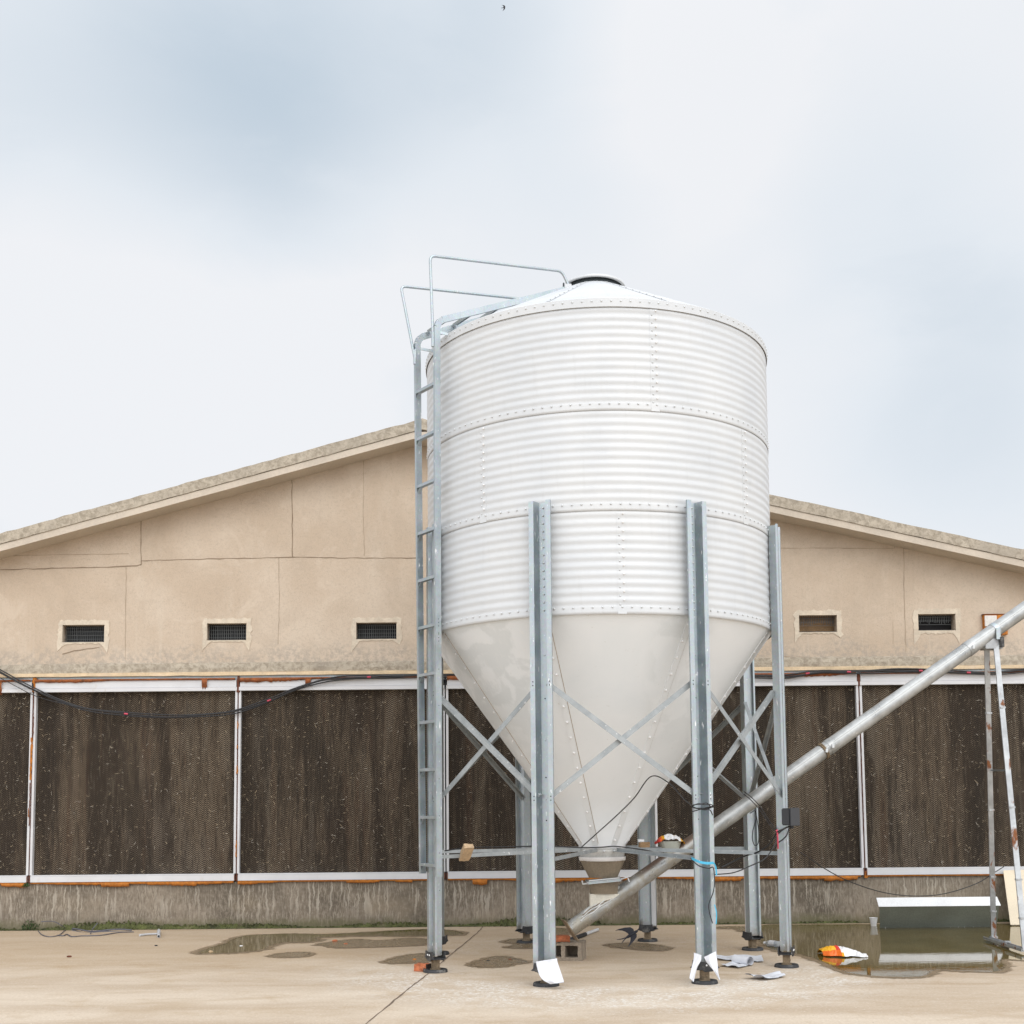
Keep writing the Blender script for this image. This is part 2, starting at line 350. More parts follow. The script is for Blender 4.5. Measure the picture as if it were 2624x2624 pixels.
simple('bolt_steel', (.60, .62, .63), .45, .4, bs=0)
simple('bolt_white', (.80, .80, .80), .35, 0, bs=0)
simple('dark_hole', (.02, .022, .025), .9, bs=0)
simple('hatch_dark', (.045, .055, .06), .6, .3, bs=0)
simple('foam_orange', (.43, .150, .022), .9, amt=.22, s1=18, s2=60, dirt=(.20, .07, .02), dirtamt=.7, bs=.7)
simple('foam_rust', (.24, .075, .022), .9, amt=.3, s1=18, s2=60, dirt=(.10, .035, .015), dirtamt=.7, bs=.7)
simple('funnel_grey', (.36, .38, .34), .6, amt=.1, s1=6, dirt=(.25, .22, .17), dirtamt=.4)
simple('rust_red', (.13, .042, .022), .92, amt=.25, s1=12, s2=60)
simple('vent_wire', (.11, .118, .12), .6, .3, bs=0)
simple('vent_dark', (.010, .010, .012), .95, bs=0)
simple('black_rubber', (.028, .029, .032), .65, amt=.25, s1=20, dirt=(.25, .24, .22), dirtamt=.5)
simple('black_cable', (.018, .018, .020), .45, bs=0)
simple('red_tape', (.50, .06, .10), .5, bs=0)
simple('rust_post', (.22, .165, .105), .8, .2, amt=.3, s1=15)
simple('blue_ribbon', (.06, .38, .58), .5, bs=0)
simple('white_vinyl', (.66, .68, .73), .42, amt=.04, s1=3, dirt=(.56, .56, .56), bs=.05)
simple('white_plastic', (.64, .655, .67), .4, bs=0)
simple('grey_panel', (.25, .275, .245), .45, amt=.15, s1=2.5, dirt=(.19, .18, .13), bs=.05)
simple('bag_orange', (.78, .155, .018), .4, amt=.1, bs=0)
simple('bag_yellow', (.82, .42, .02), .4, amt=.1, bs=0)
simple('bag_red', (.60, .03, .02), .4, amt=.1, bs=0)
simple('bag_white', (.76, .76, .77), .45, amt=.06, bs=0)
simple('brick_red', (.40, .125, .055), .9, amt=.3, s1=14, s2=50, dirt=(.55, .33, .22), dirtamt=.7, bs=.6)
simple('brick_black', (.045, .03, .024), .9, amt=.3, s1=12)
simple('block_concrete', (.26, .215, .165), .95, amt=.2, s1=7, s2=60, dirt=(.17, .135, .10), dirtamt=.6, bs=.8)
simple('pale_wood', (.52, .375, .235), .85, amt=.15, s1=10, s2=60, bs=.3)
simple('brown_wood', (.26, .165, .085), .85, amt=.2, s1=10)
simple('cream_board', (.66, .575, .44), .85, amt=.07, s1=2.5, dirt=(.42, .30, .19), dirtamt=.5)
simple('boot_brown', (.215, .175, .125), .7, amt=.15, s1=6, dirt=(.12, .10, .075), dirtamt=.5)
simple('boot_cream', (.60, .575, .50), .7, amt=.1, s1=6, dirt=(.40, .24, .12), dirtamt=.6)
simple('mastic_grey', (.50, .51, .50), .7, amt=.12, s1=8, dirt=(.72, .72, .71), dirtamt=.8)
simple('box_dark', (.042, .045, .052), .5, amt=.1, bs=0)
simple('box_white', (.68, .66, .63), .7, amt=.1, s1=12, dirt=(.42, .30, .2), dirtamt=.6)
simple('moss', (.070, .078, .024), .95, amt=.4, s1=7, s2=60, dirt=(.15, .13, .075), dirtamt=.8, bs=.6)
simple('leaf', (.045, .085, .022), .7, amt=.35, s1=20)
simple('litter_pale', (.33, .265, .18), .85, amt=.35, s1=10, bs=0)
simple('litter_white', (.40, .36, .30), .85, amt=.2, s1=10, bs=0)
simple('bird_dark', (.016, .017, .026), .55, bs=0)
simple('bird_rust', (.20, .06, .03), .7, bs=0)
simple('wire_grey', (.10, .10, .12), .6, bs=0)
simple('pvc_grey', (.50, .51, .53), .45, bs=0)
mat('clear_plastic', None, (.72, .76, .80), .12, **{'Transmission Weight': .65, 'IOR': 1.2})
def m_water(nt, b, P):
    n = noise(nt, P, 1.3, 5, .6, .4)
    setin(nt, b, 'Base Color', mix(nt, step(nt, n, .3, .7), (.100, .074, .018), (.150, .112, .040)))
    w = noise(nt, vmul(nt, P, (1, 3, 1)), 5.5, 3, .5)
    bump(nt, b, w, .035, .01)
mat('puddle_water', m_water, rough=.025, **{'IOR': 1.36})
def m_shallow(nt, b, P):
    n = noise(nt, P, 9, 4, .6)
    setin(nt, b, 'Base Color', mix(nt, step(nt, n, .3, .7), (.20, .15, .09), (.245, .185, .117)))
    setin(nt, b, 'Roughness', step(nt, n, .2, .8, .16, .30))
mat('shallow_water', m_shallow, rough=.2, **{'IOR': 1.30})
def m_rim(nt, b, P):
    w = N(nt, 'ShaderNodeAttribute', out=2, attribute_name='wet')
    n = noise(nt, P, 12, 5, .65)
    setin(nt, b, 'Base Color', mix(nt, step(nt, n, .3, .7), (.20, .145, .085), (.29, .215, .135)))
    setin(nt, b, 'Alpha', M(nt, 'MULTIPLY', step(nt, M(nt, 'ADD', w, M(nt, 'MULTIPLY', M(nt, 'SUBTRACT', n, .5), .7)), .05, .85), .85))
mat('damp_rim', m_rim, rough=.45)

# ------------------------------------------------------------------ mesh helper
class MB:
    def __init__(s): s.v = []; s.f = []; s.mi = []; s.sm = []
    def add(s, vs, fs, m=0, smooth=False):
        o = len(s.v); s.v += [tuple(v) for v in vs]
        for f in fs: s.f.append([i+o for i in f]); s.mi.append(m); s.sm.append(smooth)
    def box(s, x0, x1, y0, y1, z0, z1, m=0, M4=None):
        vs = [Vector((x, y, z)) for z in (z0, z1) for y in (y0, y1) for x in (x0, x1)]
        if M4: vs = [M4 @ v for v in vs]
        s.add(vs, [(0, 2, 3, 1), (4, 5, 7, 6), (0, 1, 5, 4), (2, 6, 7, 3), (0, 4, 6, 2), (1, 3, 7, 5)], m)
    def bevbox(s, x0, x1, y0, y1, z0, z1, b=.004, m=0, M4=None, jit=0):
        bm = bmesh.new(); bmesh.ops.create_cube(bm, size=1)
        for v in bm.verts:
            v.co = Vector(((x0+x1)/2+v.co.x*(x1-x0), (y0+y1)/2+v.co.y*(y1-y0), (z0+z1)/2+v.co.z*(z1-z0)))
        if jit:
            bmesh.ops.subdivide_edges(bm, edges=bm.edges, cuts=3, use_grid_fill=True)
            for v in bm.verts: v.co += Vector([random.uniform(-jit, jit) for _ in range(3)])
        else:
            bmesh.ops.bevel(bm, geom=bm.edges, offset=b, segments=2, affect='EDGES')
        s.frombm(bm, m, M4)
    def frombm(s, bm, m=0, M4=None, smooth=False):
        bm.verts.index_update()
        vs = [(M4 @ v.co if M4 else v.co.copy()) for v in bm.verts]
        s.add(vs, [[v.index for v in f.verts] for f in bm.faces], m, smooth); bm.free()
    def tube(s, pts, r, n=8, m=0, caps=True, smooth=True):
        pts = [Vector(p) for p in pts]; rings = []
        rs = r if isinstance(r, (list, tuple)) else [r]*len(pts)
        t0 = (pts[1]-pts[0]).normalized(); up = Vector((0, 0, 1)) if abs(t0.z) < .9 else Vector((1, 0, 0))
        u = t0.cross(up).normalized()
        for i, p in enumerate(pts):
            t = (pts[min(i+1, len(pts)-1)]-pts[max(i-1, 0)]).normalized()
            u = (u - t*u.dot(t)).normalized(); w = t.cross(u)
            rings.append([p+(u*math.cos(a)+w*math.sin(a))*rs[i] for a in (2*math.pi*k/n for k in range(n))])
        vs = [v for rg in rings for v in rg]; fs = []
        for i in range(len(pts)-1):
            for k in range(n): fs.append((i*n+k, i*n+(k+1) % n, (i+1)*n+(k+1) % n, (i+1)*n+k))
        s.add(vs, fs, m, smooth)
        if caps:
            s.add(rings[0], [list(range(n))[::-1]], m); s.add(rings[-1], [list(range(n))], m)
    def lathe(s, prof, c, n=48, m=0, smooth=True, a0=0, a1=2*math.pi):
        full = abs(a1-a0-2*math.pi) < 1e-6; nn = n if full else n+1; vs = []
        for (r, z) in prof:
            for k in range(nn):
                a = a0+(a1-a0)*k/n
                vs.append((c[0]+r*math.sin(a), c[1]-r*math.cos(a), c[2]+z))
        fs = []
        for i in range(len(prof)-1):
            for k in range(n):
                k2 = (k+1) % nn if full else k+1
                fs.append((i*nn+k, i*nn+k2, (i+1)*nn+k2, (i+1)*nn+k))
        s.add(vs, fs, m, smooth)
    def disc(s, c, r, n=24, m=0, up=True):
        vs = [(c[0]+r*math.sin(2*math.pi*k/n), c[1]-r*math.cos(2*math.pi*k/n), c[2]) for k in range(n)]
        s.add(vs, [list(range(n)) if up else list(range(n))[::-1]], m)
    def bolt(s, p, nrm, r=.008, h=.006, m=0, n=7):
        p = Vector(p); nrm = Vector(nrm).normalized()
        u = nrm.orthogonal().normalized(); w = nrm.cross(u); vs = []
        for rr, hh in ((r, 0), (r*.85, h*.7), (r*.45, h)):
            vs += [p+nrm*hh+(u*math.cos(2*math.pi*k/n)+w*math.sin(2*math.pi*k/n))*rr for k in range(n)]
        fs = [(i*n+k, i*n+(k+1) % n, (i+1)*n+(k+1) % n, (i+1)*n+k) for i in (0, 1) for k in range(n)]
        fs.append([2*n+k for k in range(n)])
        s.add(vs, fs, m, True)
    def prism(s, poly, ax, d0, d1, m=0):
        """poly: list of 2-D points; ax 'z' -> (x,y), 'y' -> (x,z), 'x' -> (y,z); extruded d0..d1"""
        def P(p, d):
            return {'z': (p[0], p[1], d), 'y': (p[0], d, p[1]), 'x': (d, p[0], p[1])}[ax]
        n = len(poly); vs = [P(p, d0) for p in poly]+[P(p, d1) for p in poly]
        fs = [list(range(n))[::-1], list(range(n, 2*n))]+[(i, (i+1) % n, n+(i+1) % n, n+i) for i in range(n)]
        s.add(vs, fs, m)
    def bar(s, a, b, prof, side, m=0):
        """sweep a closed 2-D profile from a to b; its x axis lies along `side`"""
        a = Vector(a); b = Vector(b); t = (b-a).normalized()
        u = Vector(side); u = (u-t*u.dot(t)).normalized(); w = t.cross(u); n = len(prof)
        vs = [a+u*p[0]+w*p[1] for p in prof]+[b+u*p[0]+w*p[1] for p in prof]
        fs = [list(range(n))[::-1], list(range(n, 2*n))]+[(i, (i+1) % n, n+(i+1) % n, n+i) for i in range(n)]
        s.add(vs, fs, m)
    def grid(s, rows, m=0, smooth=True, thick=0.0, mfun=None):
        """rows of equal length of points; optional thickness"""
        R, K = len(rows), len(rows[0]); rows = [[Vector(p) for p in r] for r in rows]
        def quad(off, flip):
            vs = []
            for i in range(R):
                for k in range(K):
                    if off:
                        du = rows[i][min(k+1, K-1)]-rows[i][max(k-1, 0)]; dv = rows[min(i+1, R-1)][k]-rows[max(i-1, 0)][k]
                        nn = du.cross(dv); nn = nn.normalized() if nn.length > 1e-9 else Vector((0, 0, 1))
                        vs.append(rows[i][k]+nn*off)
                    else: vs.append(rows[i][k])
            for i in range(R-1):
                for k in range(K-1):
                    q = (i*K+k, i*K+k+1, (i+1)*K+k+1, (i+1)*K+k)
                    yield vs, (q[::-1] if flip else q), i, k
        for off, flip in ((0, False), (thick, True)) if thick else ((0, False),):
            o = len(s.v); first = True
            for vs, q, i, k in quad(off, flip):
                if first: s.v += [tuple(v) for v in vs]; first = False
                s.f.append([j+o for j in q]); s.mi.append(mfun(i/(R-1), k/(K-1)) if mfun else m); s.sm.append(smooth)
    def build(s, name, mats, parent=None, root=None):
        """root: world position of the thing's Empty; vertices are stored relative to it"""
        me = bpy.data.meshes.new(name)
        o = Vector(root) if root is not None else (Vector(parent.get('_w', (0, 0, 0))) if parent is not None else Vector((0, 0, 0)))
        me.from_pydata([tuple(Vector(v)-o) for v in s.v], [], s.f)
        for mname in ([mats] if isinstance(mats, str) else mats): me.materials.append(MATS[mname])
        for p, i, q in zip(me.polygons, s.mi, s.sm): p.material_index = i; p.use_smooth = q
        me.update()
        ob = bpy.data.objects.new(name, me); C.objects.link(ob)
        if parent is not None: ob.parent = parent; ob['_w'] = tuple(o)
        elif root is not None: ob.location = o; ob['_w'] = tuple(o)
        return ob

def tag(o, label=None, cat=None, group=None, kind=None):
    for k, v in (('label', label), ('category', cat), ('group', group), ('kind', kind)):
        if v: o[k] = v
    return o
def thing(name, loc, label, cat, group=None):
    o = bpy.data.objects.new(name, None); C.objects.link(o); o.location = loc; o['_w'] = tuple(loc)
    o.empty_display_size = .1
    return tag(o, label, cat, group)
def copy_tree(o, parent, rz=None):
    c = o.copy(); C.objects.link(c); c.parent = parent
    if rz is not None: c.rotation_euler.z = rz
    for ch in list(o.children): copy_tree(ch, c)
    return c
def ribbon(pts, t):
    """closed outline of a folded sheet of thickness t along a 2-D polyline"""
    P = [Vector((p[0], p[1])) for p in pts]; left = []; right = []
    for i, p in enumerate(P):
        d0 = (P[i]-P[i-1]).normalized() if i else (P[1]-P[0]).normalized()
        d1 = (P[i+1]-P[i]).normalized() if i < len(P)-1 else d0
        n0 = Vector((-d0.y, d0.x)); n1 = Vector((-d1.y, d1.x)); b = (n0+n1).normalized()
        k = (t/2)/max(.3, b.dot(n0)); left.append(p+b*k); right.append(p-b*k)
    return [tuple(q) for q in left+right[::-1]]
def crom(pts, n=8):
    P = [Vector(p) for p in pts]; P = [P[0]*2-P[1]]+P+[P[-1]*2-P[-2]]; out = []
    for i in range(1, len(P)-2):
        a, b, c, d = P[i-1:i+3]
        for k in range(n):
            t = k/n; out.append(.5*((2*b)+(c-a)*t+(2*a-5*b+4*c-d)*t*t+(3*b-a-3*c+d)*t**3))
    return out+[P[-2]]
def rough_strip(mb, pts, w, y, m, wob=.004, nz=14):
    """thin uneven line (a crack or joint) on a wall facing -Y"""
    P = []
    for (x0, z0), (x1, z1) in zip(pts, pts[1:]):
        n = max(2, int(math.hypot(x1-x0, z1-z0)*nz))
        for k in range(n): P.append((x0+(x1-x0)*k/n, z0+(z1-z0)*k/n))
    P.append(pts[-1]); L = []; Rr = []
    for i, p in enumerate(P):
        a = P[max(0, i-1)]; b = P[min(len(P)-1, i+1)]; d = Vector((b[0]-a[0], b[1]-a[1])).normalized(); nn = Vector((-d.y, d.x))
        c = Vector(p)+nn*random.uniform(-wob, wob); h = w*random.uniform(.25, .65)
        L.append((c.x+nn.x*h, y, c.y+nn.y*h)); Rr.append((c.x-nn.x*h, y, c.y-nn.y*h))
    n = len(P)
    mb.add(L+Rr, [(i, n+i, n+i+1, i+1) for i in range(n-1)], m)

# ================================================================== SETTING
# ground
g = MB(); S = 400
g.add([(-S, -S, 0), (S, -S, 0), (S, S, 0), (-S, S, 0)], [(0, 1, 2, 3)], 0)
jp = [(-.36, 14.5), (-.415, 13.7), (-.60, 11.8), (-.72, 10.55), (-.86, 9.2), (-1.05, 7.2), (-1.5, 3)]
jl = []; jr = []
for p in crom([(a, b, .003) for a, b in jp], 14):
    w = random.uniform(.003, .008); q = random.uniform(-.005, .005); jl.append((p.x-w+q, p.y, .003)); jr.append((p.x+w+q, p.y, .003))
n = len(jl); g.add(jl+jr, [(i, n+i, n+i+1, i+1) for i in range(n-1)], 1)
tag(g.build('ground', ['concrete_floor', 'crack_dark']), kind='structure')

def puddle(px, label, matn='puddle_water', z=.0045, rag=.012):
    pts = [aZ(x, y, z) for x, y in px]
    if sum(a.x*b.y-b.x*a.y for a, b in zip(pts, pts[1:]+pts[:1])) < 0: pts.reverse()
    cl = pts+[pts[0]]; out = []
    P = [pts[-1]]+pts+[pts[0], pts[1]]
    for i in range(1, len(P)-2):
        a, b, c, d = P[i-1:i+3]
        for k in range(7):
            t = k/7; v = .5*((2*b)+(c-a)*t+(2*a-5*b+4*c-d)*t*t+(3*b-a-3*c+d)*t**3)
            out.append((v.x+random.uniform(-rag, rag), min(v.y+random.uniform(-rag, rag), 14.5), z))
    m = MB(); m.add(out, [list(range(len(out)))], 0)
    n = len(out); fr = MB(); vs = []; wide = .10 if matn == 'puddle_water' else .07
    for k_, e_ in enumerate((-.035, .018, 1.0)):
        for i in range(n):
            p = Vector(out[i]); a_ = Vector(out[i-3]); b_ = Vector(out[(i+3) % n]); d_ = (b_-a_); nn = Vector((d_.y, -d_.x, 0))
            nn = nn.normalized() if nn.length > 1e-6 else Vector((0, 0, 0))
            o_ = e_ if k_ < 2 else wide*random.uniform(.5, 1.3)
            q = p+nn*o_; vs.append((q.x, min(q.y, 14.52), .0035 if k_ else .0060))
    fr.add(vs, [(k_*n+i, (k_+1)*n+i, (k_+1)*n+(i+1) % n, k_*n+(i+1) % n) for k_ in range(2) for i in range(n)], 0)
    fo_ = fr.build('damp_rim', 'damp_rim'); at = fo_.data.attributes.new('wet', 'FLOAT', 'POINT')
    for i in range(3*n): at.data[i].value = (.0, 1.0, .0)[i//n]
    tag(fo_, 'damp rim of concrete round a '+label, 'damp patch', kind='structure')
    return tag(m.build('puddle', matn), label, 'puddle', kind='structure')
def zz(ox, oy, s, pts): return [(ox+x*s, oy+y*s) for x, y in pts]
puddle([(1948, 2372), (1940, 2400), (1960, 2424), (1990, 2436), (2040, 2444), (2107, 2464), (2160, 2489), (2209, 2498), (2269, 2503), (2340, 2504), (2372, 2500),
        (2395, 2487), (2450, 2487), (2507, 2490), (2560, 2489), (2576, 2476), (2566, 2462), (2590, 2458), (2660, 2462), (2800, 2450), (2900, 2400), (2900, 2366), (2624, 2366.5), (2300, 2368), (2100, 2369)],
       'wide brown puddle against the wall at the right')
puddle(zz(450, 2150, .3106, [(180, 940), (320, 885), (410, 860), (450, 835), (560, 800), (770, 785), (980, 780), (1200, 785), (1500, 772), (1932, 748), (2150, 745), (2320, 760), (2350, 790), (1932, 800), (1500, 800), (1180, 815), (1190, 835), (1100, 850), (900, 855), (760, 890), (750, 905), (600, 930), (400, 942)]),
       'long shallow puddle left of the silo')
puddle(zz(450, 2150, .3106, [(1160, 870), (1300, 845), (1500, 825), (1660, 837), (1932, 815), (2100, 830), (2110, 860), (1932, 880), (1500, 893), (1350, 897), (1250, 880)]), 'thin puddle in front of the long one', 'shallow_water')
puddle(zz(450, 2150, .3106, [(775, 960), (900, 938), (1040, 932), (1110, 942), (1080, 965), (950, 975), (850, 972)]), 'small oval puddle', 'shallow_water', rag=.006)
puddle(zz(450, 2150, .3106, [(1715, 1010), (1850, 970), (2000, 945), (2140, 955), (2160, 985), (2050, 1015), (1900, 1022), (1780, 1024)]), 'damp patch beside the ladder leg', 'shallow_water', rag=.006)
puddle(zz(1040, 2050, .2588, [(630, 1630), (720, 1590), (850, 1555), (960, 1545), (1090, 1570), (1210, 1602), (1100, 1620), (950, 1650), (750, 1652)]), 'damp oval patch between the front legs', 'shallow_water', rag=.006)
puddle(zz(1040, 2050, .2588, [(975, 1405), (1050, 1378), (1200, 1370), (1420, 1380), (1440, 1440), (1270, 1465), (1000, 1458), (1100, 1425)]), 'damp patch at the back left foot', 'shallow_water', rag=.006)
puddle(zz(1380, 2050, .2588, [(680, 1430), (850, 1414), (1050, 1420), (1200, 1440), (1300, 1466), (1180, 1490), (900, 1470), (760, 1455)]), 'damp patch below the bird', 'shallow_water', rag=.006)
puddle(zz(1380, 2050, .2588, [(60, 1275), (220, 1268), (330, 1290), (280, 1325), (120, 1330)]), 'damp patch behind the block', 'shallow_water', rag=.006)
puddle(zz(1740, 2050, .2588, [(380, 1258), (500, 1250), (650, 1255), (690, 1290), (620, 1300), (560, 1275), (420, 1272)]), 'damp patch by the wall behind the right leg', 'shallow_water', rag=.006)

# ------------------------------------------------------------------ barn
WY = 14.5286; CY = WY-.33                        # wall face, coping face
RIDGE = -.92
barn = thing('barn', (0, WY, 0), 'long beige rendered barn with a gable end and dark cooling pads behind the silo', 'barn')
zl = lambda x: 6.047+.269*(x+1.161)
zr = lambda x: 5.098-.232*(x-3.159)
X0, X1 = -9.5, 11.5
def roofz(x): return min(zl(x), zr(x))
SOF = .235                                       # wall top below the coping top line
VENTS = [(160, 1601, 268, 1646), (530, 1597, 632, 1641), (912, 1595, 1017, 1638), (2046, 1576, 2146, 1620), (2351, 1573, 2450, 1616)]
VR = []
for a, b, c, d in VENTS:
    p = aY(a, b, WY); q = aY(c, d, WY); VR.append((p.x, q.x, q.z, p.z))
ZB = 3.115
w = MB()
xs = sorted({X0, X1, RIDGE}.union(*[{v[0], v[1]} for v in VR]))
top = lambda x: roofz(x)-SOF
for a, b in zip(xs, xs[1:]):
    v = next((v for v in VR if abs(v[0]-a) < 1e-6), None)
    def q(z0a, z0b, z1a, z1b): w.add([(a, WY, z0a), (b, WY, z0b), (b, WY, z1b), (a, WY, z1a)], [(0, 1, 2, 3)])
    if v:
        q(ZB, ZB, v[2], v[2]); q(v[3], v[3], top(a), top(b))
        D = WY+.16
        w.add([(a, WY, v[2]), (b, WY, v[2]), (b, WY, v[3]), (a, WY, v[3]), (a, D, v[2]), (b, D, v[2]), (b, D, v[3]), (a, D, v[3])],
              [(0, 4, 5, 1), (1, 5, 6, 2), (2, 6, 7, 3), (3, 7, 4, 0)])
    else: q(ZB, ZB, top(a), top(b))
DEEP = WY+28
w.add([(X0, WY, 0), (X0, DEEP, 0), (X0, DEEP, top(X0)), (X0, WY, top(X0))], [(0, 3, 2, 1)])
w.add([(X1, WY, 0), (X1, DEEP, 0), (X1, DEEP, top(X1)), (X1, WY, top(X1))], [(0, 1, 2, 3)])
w.add([(X0, DEEP, 0), (X1, DEEP, 0), (X1, DEEP, top(X1)), (RIDGE, DEEP, top(RIDGE)), (X0, DEEP, top(X0))], [(0, 4, 3, 2, 1)])
def wp(px, py): p = aY(px, py, WY); return (p.x, p.z)
cr = MB
yk = WY-.0025
for pts, wd, mm in ((((0, 1460), (150, 1456), (320, 1452), (352, 1449), (362, 1447)), .012, 1), (((362, 1447), (361, 1390), (362, 1322)), .012, 1),
                    (((362, 1437), (500, 1433), (750, 1428), (900, 1430), (1075, 1430)), .010, 1), (((324, 1452), (322, 1560), (321, 1690)), .008, 2),
                    (((748, 1226), (749, 1330), (749, 1427)), .010, 1), (((714, 1430), (716, 1540), (713, 1650)), .007, 2), (((932, 1170), (931, 1300), (934, 1425)), .006, 2),
                    (((0, 1425), (160, 1421), (330, 1419)), .006, 2), (((160, 1676), (190, 1668), (255, 1659)), .011, 1),
                    (((1985, 1405), (2100, 1404), (2290, 1406)), .008, 2), (((2292, 1380), (2292, 1406)), .007, 2), (((2316, 1385), (2316, 1500), (2320, 1640), (2322, 1670)), .009, 2),
                    (((2287, 1590), (2289, 1650)), .006, 2), (((1985, 1683), (2180, 1685), (2420, 1682)), .007, 2)):
    rough_strip(w, [wp(*p) for p in pts], wd, yk, mm)
w.build('wall', ['stucco', 'crack_wall', 'crack_pale'], barn)
# roof slab, coping, fascia
def slab(name, matn, y0, y1, dz0, dz1, rag=0.0, seg=40, gaps=()):
    m = MB(); pts = [X0-.3+(RIDGE-X0+.3)*k/seg for k in range(seg+1)]+[RIDGE+(X1+.3-RIDGE)*k/seg for k in range(1, seg+1)]
    top_, bot = [], []
    for x in pts:
        r = random.uniform(-rag, rag)
        top_.append((x, roofz(x)+dz1+r)); bot.append((x, roofz(x)+dz0+random.uniform(-rag, rag)*.6))
    n = len(pts)
    vs = [(x, y0, z) for x, z in top_]+[(x, y0, z) for x, z in bot]+[(x, y1, z) for x, z in top_]+[(x, y1, z) for x, z in bot]
    fs = []
    for i in range(n-1):
        fs += [(n+i, n+i+1, i+1, i), (2*n+i, 2*n+i+1, 3*n+i+1, 3*n+i), (i, i+1, 2*n+i+1, 2*n+i), (3*n+i, 3*n+i+1, n+i+1, n+i)]
    fs += [(0, 2*n, 3*n, n), (n-1, 2*n-1, 4*n-1, 3*n-1)]
    m.add(vs, fs); return m.build(name, matn, barn)
k = CY/WY                                        # the coping stands nearer than the wall: bring its outline down with it
def roofz(x): return 1.4+(min(zl(x/k), zr(x/k))-1.4)*k
CT, FT = .125, .085
slab('coping', 'rough_concrete', CY, CY+.25, -CT, 0, rag=.007, seg=80)
slab('fascia', 'fascia_render', CY+.012, CY+.10, -CT-FT, -CT-.003, rag=.002)
slab('soffit', 'fascia_render', CY+.103, WY+.20, -CT-FT+.002, -CT-.01)
slab('roof', 'rough_concrete', CY+.253, DEEP+.3, -CT+.004, -.03)
# lintel band and the strips below it
bm_ = MB(); seg = 90
xs_ = [X0+(X1-X0)*i/seg for i in range(seg+1)]
rows = []
for prof in ((WY-.001, ZB+.012), (WY-.035, ZB), (WY-.04, 3.06), (WY-.036, 3.008), (WY+.05, 3.004)):
    rows.append([(x, prof[0]+random.uniform(-.004, .004), prof[1]+random.uniform(-.006, .006)) for x in xs_])
bm_.grid(rows[::-1], 0, False); bm_.build('lintel_band', 'rough_concrete', barn)
yt = MB()
yt.grid([[(x, WY-.052+random.uniform(-.003, .003), 2.966+random.uniform(-.004, .004)) for x in xs_], [(x, WY-.050+random.uniform(-.003, .003), 3.006) for x in xs_]], 0, False)
yt.grid([[(x, WY-.050, 3.006) for x in xs_], [(x, WY-.03, 3.012) for x in xs_]], 0, False)
yt.grid([[(x, WY+.05, 2.968) for x in xs_], [(x, WY-.052, 2.966) for x in xs_]], 0, False)
yt.build('timber_strip', 'yellow_timber', barn)
hb = MB(); hb.box(X0, X1, WY+.0, WY+.05, 2.90, 2.967); hb.build('shadow_rail', 'galvanised', barn)
bw = MB(); bw.box(X0, X1, WY, WY+.3, 0, .542); bw.build('base_wall', 'stained_concrete', barn)
# vents
for i, v in enumerate(VR):
    gm = MB(); y = WY+.085
    nv = 20
    for kx in range(nv+1):
        x = v[0]+.015+(v[1]-v[0]-.03)*kx/nv+random.uniform(-.002, .002); wv = .0028
        z0 = v[2]+.01 if i not in (3, 4) else v[2]+(v[3]-v[2])*random.uniform(.45, .62)
        gm.box(x-wv, x+wv, y, y+.004, z0, v[3])
    for kz in range(5 if i < 3 else 3):
        z = v[3]-.03-kz*.045; gm.box(v[0], v[1], y-.005, y-.001, z-.002, z+.002)
    gm.box(v[0], v[1], y-.012, y-.006, v[2]+.004, v[2]+.022, 1)
    vo = gm.build('vent', ['vent_wire', 'black_rubber'], barn)
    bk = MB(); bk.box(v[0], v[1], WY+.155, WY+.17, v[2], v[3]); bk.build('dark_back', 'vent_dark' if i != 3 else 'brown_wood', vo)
    # uneven plaster collar
    pm = MB(); out = []; inn = []; per = []
    x0, x1, z0, z1 = v; nxt = 26; nz_ = 9
    bot_thin = i in (0, 1, 2, 3)
    for kx in range(nxt): per.append((x0+(x1-x0)*kx/nxt, z0, 0, -1))
    for kz in range(nz_): per.append((x1, z0+(z1-z0)*kz/nz_, 1, 0))
    for kx in range(nxt): per.append((x1-(x1-x0)*kx/nxt, z1, 0, 1))
    for kz in range(nz_): per.append((x0, z1-(z1-z0)*kz/nz_, -1, 0))
    deep = [random.uniform(.06, .15) for _ in range(2)]
    for (x, z, dx, dz) in per:
        fx = (x-x0)/(x1-x0); fz = (z-z0)/(z1-z0); e = random.uniform(.042, .068)
        if dz < 0:
            cl = max(0, 1-fx/.16); cr_ = max(0, (fx-.84)/.16)
            e = random.uniform(.008, .022)*(1 if i != 4 else 2)+cl*deep[0]+cr_*deep[1]
        ex, ez = dx*e, dz*e
        if dz: ex += (fx-.5)*2*(.055 if abs(fx-.5) > .3 else .03)
        elif fz < .2: ez -= (.2-fz)*5*.03
        out.append((x+ex+random.uniform(-.005, .005), z+ez)); inn.append((x-dx*.004, z-dz*.004))
    n = len(per); yo = WY-.006
    vs = [(a_, yo, b_) for a_, b_ in out]+[(a_, yo-.002, b_) for a_, b_ in inn]+[(a_, WY+.004, b_) for a_, b_ in out]+[(a_, WY+.03, b_) for a_, b_ in inn]
    fs = []
    for j in range(n):
        jn = (j+1) % n; fs += [(j, jn, n+jn, n+j), (2*n+j, 2*n+jn, jn, j), (n+j, n+jn, 3*n+jn, 3*n+j)]
    pm.add(vs, fs)
    pm.build('plaster_collar', 'plaster_patch', vo)
